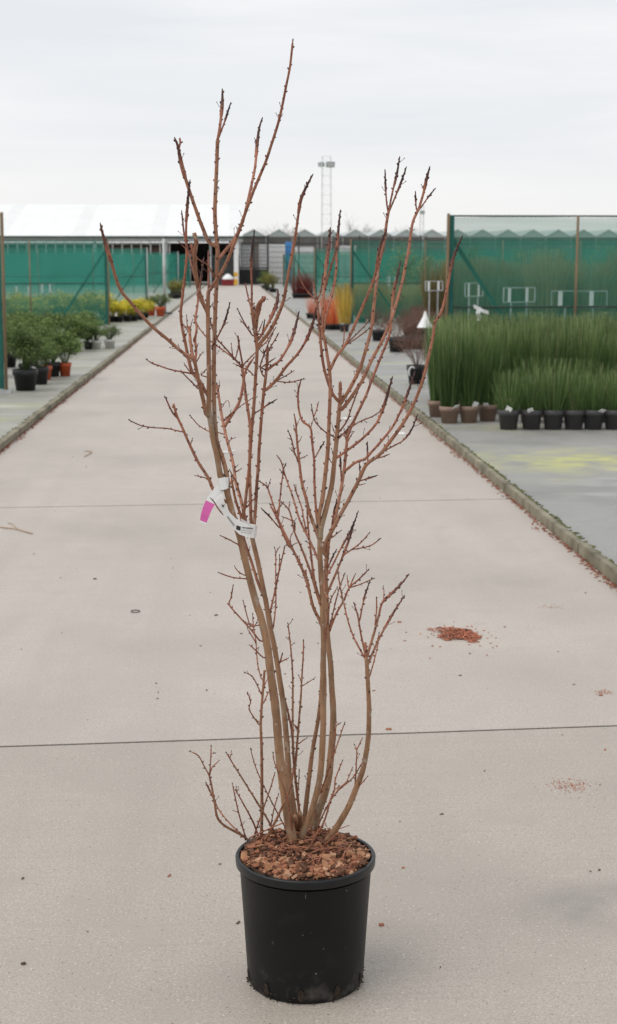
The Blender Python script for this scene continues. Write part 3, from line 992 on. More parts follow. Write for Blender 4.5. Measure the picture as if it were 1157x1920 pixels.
gold = [bush(600, .30, .42, .07, 60 + k).mesh('leaves', M['gold']) for k in range(2)]
goldg = [bush(700, .30, .50, .07, 64 + k).mesh('leaves', M['goldgreen']) for k in range(2)]
for j, y in enumerate((41.6, 42.6, 43.7)):
    for i in range(15):
        plant('gold_tipped_shrub', (-3.6 - i * .32, y + rng.uniform(-.15, .15), BZ), 'black', .12, .18, goldg[(i + j) % 2], 'gold-tipped green shrub in black pot seen through the netting', 'plant', 'gold-tipped shrubs behind the net', part='leaves', scale=1.25)
for i, (px, py) in enumerate(((211, 604), (224, 604), (238, 603), (251, 602), (264, 600), (228, 598), (245, 597), (259, 595), (272, 596))):
    p = ground(px, py, BZ)
    plant('golden_shrub', (p.x, p.y, BZ), 'black', .13, .17, gold[i % 2], 'bright golden-leaved shrub in black pot clear of the netting', 'plant', 'golden shrubs beside the net', part='leaves', scale=1.05)
for px, py, lab in ((283, 592, 'round green bush in orange pot next to the golden shrubs'), (301, 593, 'round green bush in orange pot next to the steel post')):
    p = ground(px, py, BZ)
    plant('round_bush', (p.x, p.y, BZ), 'orange', .165, .30, bsmall[px % 3], lab, 'plant', None, part='leaves', scale=1.2)
olive = [bush(320, .26, .55, .08, 70 + k).mesh('leaves', M['olive']) for k in range(2)]
for i, (px, py) in enumerate(((322, 559), (330, 560), (338, 559), (326, 556), (335, 555))):
    p = ground(px, py, BZ)
    plant('olive_shrub', (p.x, p.y, BZ), 'black', .2, .22, olive[i % 2], 'olive-yellow shrub in black pot beyond the steel post', 'plant', 'olive shrubs by the left nets', part='leaves', scale=1.2)
# right-hand beds
brown = [twiggy(15, .55, .55, 80 + k).mesh('twigs', M['brownstem']) for k in range(3)]
for px, py, r, h, lab in ((783, 721, .14, .26, 'bare brown twiggy shrub in black pot with a white handle loop, by the tall rushes'),
                          (745, 661, .165, .28, 'bare brown twiggy shrub in black pot standing out toward the kerb'),
                          (711, 640, .165, .24, 'bare brown twiggy shrub in black pot nearest the netting post'),
                          (768, 655, .15, .26, 'bare brown twiggy shrub in black pot below the white cone')):
    p = ground(px, py, BZ)
    o = plant('twiggy_shrub', (p.x, p.y + r, BZ), 'black', r, h, brown[px % 3], lab, 'plant', None, part='twigs', scale=1.05)
    if px == 783:
        b = MB()
        b.tube([Vector((math.cos(t), math.sin(t) * 1.6, 0)) * .045 for t in [math.pi * (.25 + i / 9) for i in range(10)]], .011, 6)
        h_ = b.build('handle_loop', M['white'], o, True)
        h_.rotation_euler = (math.pi / 2, 0, -o.rotation_euler.z)
        h_.location = Matrix.Rotation(-o.rotation_euler.z, 3, 'Z') @ Vector((-.075, -.128, .17))
for i in range(16):
    x, y = 3.25 + rng.uniform(0, 2.0), 27.5 + i * .75
    plant('twiggy_shrub', (x + .15, y, BZ), 'black', .15, .24, brown[i % 3], 'bare brown twiggy shrub in black pot in the rows in front of the netting', 'plant', 'bare twiggy shrubs in the bed', part='twigs', scale=.9)
cz = at(797, 614, 26)
root = empty('white_cone', (cz.x, 26, BZ), 'white ribbed cone cap on a stake among the bare twiggy shrubs', 'cone')
b = MB()
n_ = 28
prof = [(0.0, 1), (.32, .62), (.66, .30), (1.0, 0.0)]
vs = []
for r, z in prof:
    for j in range(n_):
        rr = max(r * .135, .012) * (1 + (.05 if j % 2 else -.03) * r)
        vs.append((rr * math.cos(6.2832 * j / n_), rr * math.sin(6.2832 * j / n_), cz.z - BZ + z * .275))
b.add(vs, [(i * n_ + j, i * n_ + (j + 1) % n_, (i + 1) * n_ + (j + 1) % n_, (i + 1) * n_ + j) for i in range(3) for j in range(n_)] + [tuple(range(n_))])
b.build('cone_cap', M['white'], root)
b = MB(); b.tube([(0, 0, -.02), (0, 0, cz.z + .2)], .012, 6); b.build('stake', M['timber'], root)

flame = [blades(85, .1, .72, .2, .010, 90 + k, hv=.35).mesh('stems', M['flame']) for k in range(2)]
yel = [blades(110, .1, .80, .18, .012, 94 + k, hv=.35).mesh('stems', M['yellowstem']) for k in range(2)]
reds = [blades(110, .12, .85, .25, .014, 97 + k, hv=.35).mesh('stems', M['redstem']) for k in range(2)]
for i, (px, py) in enumerate(((609, 618), (621, 619), (632, 619), (617, 612), (628, 612))):
    p = ground(px, py, BZ)
    plant('flame_shrub', (p.x, p.y + .1, BZ), 'black', .115, .15, flame[i % 2], 'flame-orange stemmed shrub in black pot beside the yellow-stemmed one', 'plant', 'flame-orange shrubs by the net', part='stems', scale=1.05)
for i, (px, py) in enumerate(((583, 597), (592, 598))):
    p = ground(px, py, BZ)
    plant('flame_shrub', (p.x, p.y, BZ), 'black', .16, .16, flame[i % 2], 'low flame-orange stemmed shrub in black pot set apart along the kerb', 'plant', 'low flame-orange shrubs', part='stems', scale=.72)
p = ground(646, 622, BZ)
plant('yellow_stemmed_shrub', (p.x, p.y, BZ), 'grey', .13, .2, yel[0], 'yellow-stemmed shrub in grey pot against the netting post', 'plant', None, True, part='stems', scale=1.1)
for i, px in enumerate((556, 564, 572, 580)):
    p = ground(px, 559, BZ)
    plant('dark_red_shrub', (p.x, p.y, BZ), 'black', .24, .22, reds[i % 2], 'dark red stemmed shrub in black pot in front of the netting', 'plant', 'dark red shrubs', part='stems', scale=1.15)
for i, (px, py, lab) in enumerate(((503, 545, 'pale olive shrub in black pot near the far end of the kerb'), (512, 548, 'pale olive shrub in black pot close to the kerb, the wider of two'), (497, 541, 'dark green shrub in black pot next to the steel gate end'))):
    p = ground(px, py, BZ)
    plant('olive_shrub', (p.x, p.y, BZ), 'black', .26, .22, olive[i % 2] if i < 2 else bushes[0], lab, 'plant', None, part='leaves', scale=1.7)
och = [blades(260, .16, .80, .26, .016, 100 + k, hv=.4).mesh('stems', M['ochre']) for k in range(3)]
for j, y in enumerate((43.5, 46.5, 50.0)):
    for i in range(13):
        plant('ochre_tussock', (3.55 + i * .46 + rng.uniform(-.1, .1), y + rng.uniform(-.4, .4), BZ), 'black', .14, .18, rng.choice(och), 'ochre grass in black pot lined up behind the netting', 'plant', 'ochre grasses behind the net', j == 0 and i % 2 == 0, part='stems', scale=1.15)
hed = [bush(900, .62, 1.95, .12, 110 + k).mesh('leaves', M['olive']) for k in range(2)]
for i in range(12):
    plant('tall_olive_shrub', (5.9 + i * .82, 53.5 + rng.uniform(-.6, .6), BZ), 'black', .25, .3, hed[i % 2], 'tall olive-brown shrub in the hedge line behind the ochre grasses', 'plant', 'tall olive shrubs in a line', part='leaves')
fad = [blades(420, .28, 1.72, .26, .016, 130 + k, hv=.35).mesh('stems', M['taupe_grass']) for k in range(2)]
for i in range(17):
    plant('tall_tussock', (5.05 + i * .42, 37.6 + rng.uniform(-.5, .5), BZ), 'black', .2, .2, fad[i % 2], 'tall faded tussock in the line behind the sign frames', 'plant', 'tall faded tussocks behind the sign frames', part='stems')


# label frames on legs standing in the beds
def sign_frame(px, py, Y, w, h, rz, label):
    c = at(px, py, Y)
    root = empty('sign_frame', (c.x, Y, BZ), label, 'sign frame', None, rz)
    z0, z1 = c.z - BZ - h / 2, c.z - BZ + h / 2
    b = MB()
    for a, d in (((-w / 2, 0, z0), (w / 2, 0, z0)), ((-w / 2, 0, z1), (w / 2, 0, z1)), ((-w / 2, 0, z0), (-w / 2, 0, z1)), ((w / 2, 0, z0), (w / 2, 0, z1))):
        b.bar(a, d, .015)
    b.build('frame', M['galv'], root)
    for s in (-.25, .25):
        b = MB(); b.tube([(s * w, 0.01, -.02), (s * w, 0.01, z0)], .014, 6); b.build('leg', M['galv'], root)
    for s in (-.34, .22):
        b = MB(); b.box((s * w, -.014, (z0 + z1) / 2), (.06, .006, h - .01)); b.build('card', M['white'], root)


sign_frame(889, 543, 25.5, .70, .22, .98, 'white sign frame turned well aside near the netting end post')
sign_frame(974, 553, 23.5, .72, .22, .66, 'white sign frame on steel legs between the other two behind the rushes')
sign_frame(1086, 561, 21.6, .78, .23, -.18, 'widest white sign frame on steel legs beside the bare timber post')
sign_frame(814, 536, 29.5, .55, .18, .80, 'small white sign frame above the bare twiggy shrubs')
sign_frame(736, 528, 46.0, .60, .30, .9, 'small white sign frame among the ochre grasses')
sign_frame(45, 546, 44.5, .62, .30, .3, 'pale sign frame behind the netting and gold-tipped shrubs by a timber post')
sign_frame(88, 541, 45.5, .42, .26, .3, 'narrow pale sign frame behind the netting near the brace')
# white ribbon caught on the rushes
c = at(903, 588, 18.7)
root = empty('white_ribbon', (c.x, 18.7, c.z), 'torn white plastic strip flapping on a stem above the rushes', 'strip')
b = MB()
pts = [(-.10, 0, .09), (-.03, .01, .06), (.02, 0, .03), (.09, .02, .01)]
for off, pl in ((0, pts), (1, [(-.03, .01, .07), (-.045, 0, 0), (-.02, .02, -.05), (-.05, 0, -.09)])):
    vs = []
    for i, q in enumerate(pl):
        q = Vector(q); wv = Vector((0, 0, .032)) if off == 0 else Vector((.04, 0, .006))
        vs += [q - wv * .7, q + wv * .7]
    b.add(vs, [(2 * i, 2 * i + 1, 2 * i + 3, 2 * i + 2) for i in range(3)])
o = b.build('strip', M['white'], root)
md = o.modifiers.new('thickness', 'SOLIDIFY'); md.thickness = .002
b = MB(); b.tube([(-.03, .02, BZ - c.z), (-.03, .02, .07)], .004, 5); b.build('cane', M['straw'], root)

# ------------------------------------------------------------------ litter on the road
def chip(b, p, L_, w, t, r_):
    R_ = Matrix.Rotation(r_.uniform(0, 6.283), 3, 'Z') @ Matrix.Rotation(r_.uniform(-.35, .35), 3, 'X') @ Matrix.Rotation(r_.uniform(-.35, .35), 3, 'Y')
    b.box(p, (L_, w, t), M=R_)


def scatter(name, n, fn, m, size, kind='stuff', label=None, cat=None, parent=None):
    r_ = random.Random(hash(name) % 1 + n)
    b = MB()
    for i in range(n):
        p_ = fn(r_)
        s = size * r_.uniform(.5, 1.5)
        chip(b, p_, s * 1.6, s * .7, s * .3, r_)
    o = b.build(name, m, parent)
    if kind: o['kind'] = kind
    return tag(o, label, cat)


def kerb_line(x, s, y0, y1):
    def fn(r_):
        y = y0 + (y1 - y0) * r_.random() ** 1.6
        k = max(0, noise.noise((y * 1.3, x, 0))) + .25
        return (x - s * abs(r_.gauss(0.012, .035 * k * 1.6)), y, .003)
    return fn


scatter('leaf_litter', 2600, kerb_line(XR, 1, 6.5, 40), M['litter'], .009, label='red-brown leaf litter gathered along the right kerb foot', cat='litter')
scatter('leaf_litter', 2500, kerb_line(XL, -1, 10, 40), M['litter'], .010, label='red-brown leaf litter gathered along the left kerb foot', cat='litter')
scatter('moss_strip', 1500, lambda r_: (XR + .055 + abs(r_.gauss(0, .012)), 5 + 32 * r_.random() ** 1.4, BZ + .004), M['moss'], .014, label='dark moss and weeds along the back of the right kerb', cat='moss')
scatter('moss_strip', 1300, lambda r_: (XL - .055 - abs(r_.gauss(0, .012)), 9 + 34 * r_.random() ** 1.4, BZ + .004), M['moss'], .014, label='dark moss and weeds along the back of the left kerb', cat='moss')
scatter('crumb_litter', 120, lambda r_: (r_.uniform(XL + .1, XR - .1), 2.6 + 14 * r_.random() ** 1.5, .002), M['crumb'], .0055, label='dark crumbs and specks strewn over the concrete road', cat='litter')
scatter('chip_litter', 26, lambda r_: (r_.uniform(-.4, 1.6), 3.0 + 5 * r_.random(), .002), M['chips'][1], .006, label='small red bark crumbs strewn near the pot', cat='litter')

hp = ground(862, 1192)
r_ = random.Random(5)
b = MB()
for i in range(1500):
    b.cur = 1 if r_.random() < .14 else 0
    a, q = r_.uniform(0, 6.283), r_.random() ** .6
    lx, ly = math.cos(a) * q * .105, math.sin(a) * q * .145
    k_ = .62 + .75 * abs(noise.noise((math.cos(a) * 1.4 + 3, math.sin(a) * 1.4, .5)))
    lx, ly = lx * k_ * 1.15, ly * k_ * 1.15
    lx += (ly * -.25)
    if q > .8 and noise.noise((a * 1.3, 2, 0)) < 0: continue
    chip(b, (lx, ly, .028 * (1 - q * q) * r_.random() + .003), r_.uniform(.006, .018), r_.uniform(.002, .004), .002, r_)
for i in range(50):
    chip(b, (r_.gauss(0, .10), r_.gauss(0, .13), .003), r_.uniform(.006, .018), .004, .0025, r_)
o = b.build('bark_heap', [M['heap'], M['chips'][2]], loc=hp)
tag(o, 'small heap of shredded red bark spilled on the concrete', 'bark heap')
for (px, py, n, sx_, sy_, nm) in ((1070, 1474, 150, .04, .035, 'faint trodden smear of red bark dust near the pot side of the joint'), (1133, 1298, 70, .018, .016, 'tiny cluster of red bark crumbs beyond the joint'), (1035, 1139, 40, .03, .03, 'sparse red crumbs beyond the bark heap')):
    hp = ground(px, py)
    b = MB()
    for i in range(n):
        chip(b, (r_.gauss(0, sx_), r_.gauss(0, sy_), .002), r_.uniform(.002, .007), .0018, .0010, r_)
    tag(b.build('bark_smear', M['heap'], loc=hp), nm, 'bark crumbs', kind='stuff')
# single fallen bits that can be told apart
for px, py, s, m_, nm, lab in ((729, 1368, .013, 'chips', 'bark_flake', 'single orange bark flake lying beside the nearer joint'), (749, 1167, .012, 'chips', 'bark_flake', 'single bark flake lying between shrub and bark heap'),
                               (715, 1735, .009, 'chips', 'bark_flake', 'single bark flake lying close beside the black pot'), (1127, 1304, .010, 'chips', 'bark_flake', 'single bark flake beside the tiny crumb cluster'),
                               (44, 1808, .008, 'crumb', 'soil_crumb', 'dark soil crumb alone on the bare concrete left of the pot'), (405, 1154, .011, 'crumb', 'soil_crumb', 'dark flat crumb lying beside the shrub stems'),
                               (178, 1086, .012, 'crumb', 'soil_crumb', 'dark flat crumb lying on the slab with the rubber ring')):
    p = ground(px, py)
    b = MB()
    k = 9
    top = [(math.cos(6.283 * i / k) * s * r_.uniform(.7, 1), math.sin(6.283 * i / k) * s * .8 * r_.uniform(.6, 1), .002 + r_.uniform(0, .003)) for i in range(k)]
    b.add(top + [(x, y, 0) for x, y, z in top] + [(0, 0, .006)], [(i, (i + 1) % k, 2 * k) for i in range(k)] + [(i + k, (i + 1) % k + k, (i + 1) % k, i) for i in range(k)])
    o = b.build(nm, M['chips'][1] if m_ == 'chips' else M['crumb'], loc=(p.x, p.y, .0005))
    tag(o, lab, 'flake' if m_ == 'chips' else 'crumb')
p = ground(254, 1147)
b = MB()
b.tube([(math.cos(6.2832 * i / 24) * .021, math.sin(6.2832 * i / 24) * .026, .003) for i in range(25)], .0024, 6)
tag(b.build('rubber_ring', M['rubber'], smooth=True, loc=(p.x, p.y, 0)), 'small dark rubber ring lying on the concrete', 'ring')
for pl, sub, lab in (([(0, 990), (30, 993), (61, 1002)], [(33, 994), (24, 984), (15, 982)], 'thin dry forked stalk lying on the concrete beyond the rubber ring'),
                     ([(158, 857), (172, 850), (170, 845)], [(172, 850), (163, 846), (158, 848)], 'short bent dry stalk lying on the road beyond the first joint')):
    q = [ground(*c_) for c_ in pl]; q2 = [ground(*c_) for c_ in sub]
    b = MB()
    for lst in (q, q2): b.tube([(v.x, v.y, .006) for v in lst], .0042 if lst is q else .003, 5)
    tag(b.build('dry_stalk', M['straw'], smooth=True), lab, 'stalk')

# ------------------------------------------------------------------ the potted shrub
PC = ground(573, 1833)
HP = at(571, 1601, PC.y).z               # pot height
dep = lambda P_: (Vector(P_) - EYE).dot(_f)
RT = 132 * dep((PC.x, PC.y, HP)) / F     # rim radius
RB = 107 * dep(PC) / F                   # base radius
HZ = HP - 0.006                          # mulch level
shrub = empty('potted_shrub', PC, 'large bare multi-stemmed shrub growing in a black plastic pot', 'shrub')

b = MB()
wall = [(0.012, 0.016), (RB * .80, 0.016), (RB * .90, 0.004), (RB * .975, 0.0), (RB, 0.006), (RB + .002, .022), ((RB + RT - .009) / 2, HP * .5), (RT - .011, HP - .030),
        (RT - .008, HP - .027)]
b.lathe(wall, 72)
b.lathe([(RT - .013, HP - .004), (RT - .016, HP - .05), (RT - .02, HP - .09)], 72)
pot = b.build('pot', M['pot'], shrub, True)
b = MB()
rim = [(RT - .010, HP - .021), (RT - .002, HP - .0205), (RT - .0015, HP - .0195), (RT - .001, HP - .005), (RT - .0006, HP - .0035), (RT - .002, HP - .0008), (RT - .004, HP), (RT - .009, HP), (RT - .0105, HP - .001), (RT - .0112, HP - .0035), (RT - .013, HP - .02)]
b.lathe(rim, 96)
b.build('rim', M['rim'], pot, True)
M['hole'] = mat('hole_earth', (0.035, 0.022, 0.014), rough=0.95, scale=90, var=0.6, bump=0.8, bscale=160)
r_ = random.Random(3)
for k in range(10):
    a = 2 * math.pi * (k + .30) / 10
    b = MB()
    R0 = RB + .0006
    T = Vector((-math.sin(a), math.cos(a), 0)); Nn = Vector((math.cos(a), math.sin(a), 0))
    pts = []
    for i in range(12):
        t = 6.2832 * i / 12
        zz = .024 + math.sin(t) * .016
        pts.append(Nn * (R0 + (RT - RB) * zz / HP * .9 + .0012) + T * math.cos(t) * .0075 + Vector((0, 0, zz)))
    b.add(pts, [tuple(range(12))])
    b.build('drainage_hole', M['hole'], pot)
b = MB()
for i in range(80):
    k = r_.randrange(10)
    a = 2 * math.pi * (k + .30 + r_.gauss(0, .22)) / 10
    z = r_.random() ** 2 * .02
    chip(b, ((RB + .003) * math.cos(a), (RB + .003) * math.sin(a), z + .003), r_.uniform(.002, .006), .003, .0025, r_)
b.build('earth_crumbs', M['hole'], pot)['kind'] = 'stuff'


def mulch_z(x, y):
    r = math.hypot(x, y) / RT
    return HZ - .004 + .026 * (1 - r * r) + .010 * noise.noise((x * 22, y * 22, .7)) + max(0, y) * .05


b = MB()
n_, k_ = 48, 12
vs = [(0, 0, mulch_z(0, 0))]
for i in range(1, k_ + 1):
    for j in range(n_):
        r = (RT - .016) * i / k_
        x, y = r * math.cos(6.2832 * j / n_), r * math.sin(6.2832 * j / n_)
        vs.append((x, y, mulch_z(x, y)))
fs = [(0, 1 + j, 1 + (j + 1) % n_) for j in range(n_)]
for i in range(k_ - 1):
    for j in range(n_):
        fs.append((1 + i * n_ + j, 1 + (i + 1) * n_ + j, 1 + (i + 1) * n_ + (j + 1) % n_, 1 + i * n_ + (j + 1) % n_))
b.add(vs, fs)
mulch = b.build('mulch', M['soil'], shrub, True)
chip_me = []
for k in range(16):
    b = MB()
    c_ = random.Random(k)
    n5 = c_.choice((5, 6, 7))
    L_, W_ = c_.uniform(.008, .019), c_.uniform(.004, .010)
    top = [(math.cos(6.2832 * i / n5) * L_ * c_.uniform(.6, 1), math.sin(6.2832 * i / n5) * W_ * c_.uniform(.6, 1), .0022 + c_.uniform(0, .003)) for i in range(n5)]
    b.add(top + [(x * .95, y * .95, -.0018) for x, y, z in top], [tuple(range(n5)), tuple(range(n5, 2 * n5))[::-1]] + [(i + n5, (i + 1) % n5 + n5, (i + 1) % n5, i) for i in range(n5)])
    chip_me.append(b.mesh('bark_chip', M['chips'][(0, 1, 2, 0, 1, 3, 2, 1)[k % 8]]))
for i in range(300):
    a, q = r_.uniform(0, 6.2832), math.sqrt(r_.random())
    if i < 190: a = -r_.uniform(.1, math.pi - .1); q = r_.uniform(.45, 1) ** .5     # larger tan chips lie toward the front rim
    r = (RT - .020) * q
    x, y = r * math.cos(a), r * math.sin(a)
    idx = r_.randrange(16)
    if y > .02 and idx % 8 in (0, 3, 5): idx = (idx // 8) * 8 + r_.choice((1, 2, 6, 4))
    put('bark_chip', chip_me[idx], mulch, (x, y, mulch_z(x, y) + r_.uniform(.001, .007)), (r_.gauss(0, .4), r_.gauss(0, .4), r_.uniform(0, 6.28)), r_.uniform(.7, 1.3))
b = MB()
for i in range(1500):
    a, q = r_.uniform(0, 6.2832), math.sqrt(r_.random())
    r = (RT - .018) * q
    x, y = r * math.cos(a), r * math.sin(a)
    b.cur = r_.choice((0, 1, 1, 2, 2, 2))
    chip(b, (x, y, mulch_z(x, y) + r_.uniform(-.001, .005)), r_.uniform(.005, .017), r_.uniform(.0025, .005), .0025, r_)
b.build('fine_mulch', M['chips'], mulch)['kind'] = 'stuff'
b = MB()
for i in range(46):                       # dead twigs lying among the chips
    a, q = r_.uniform(0, 6.2832), math.sqrt(r_.random()) * .85
    x, y = (RT - .03) * q * math.cos(a), (RT - .03) * q * math.sin(a)
    h_ = r_.uniform(0, 6.2832); L_ = r_.uniform(.02, .07)
    p0 = Vector((x, y, mulch_z(x, y) + .004)); p1 = p0 + Vector((math.cos(h_) * L_, math.sin(h_) * L_, r_.uniform(-.004, .022)))
    if math.hypot(p1.x, p1.y) > RT - .015: continue
    b.val = r_.uniform(.5, 1.5)
    b.tube([p0, (p0 + p1) / 2 + Vector((0, 0, .004)), p1], [.0016, .0014, .001], 5)
b.build('dead_twigs', M['bark'], mulch)['kind'] = 'stuff'

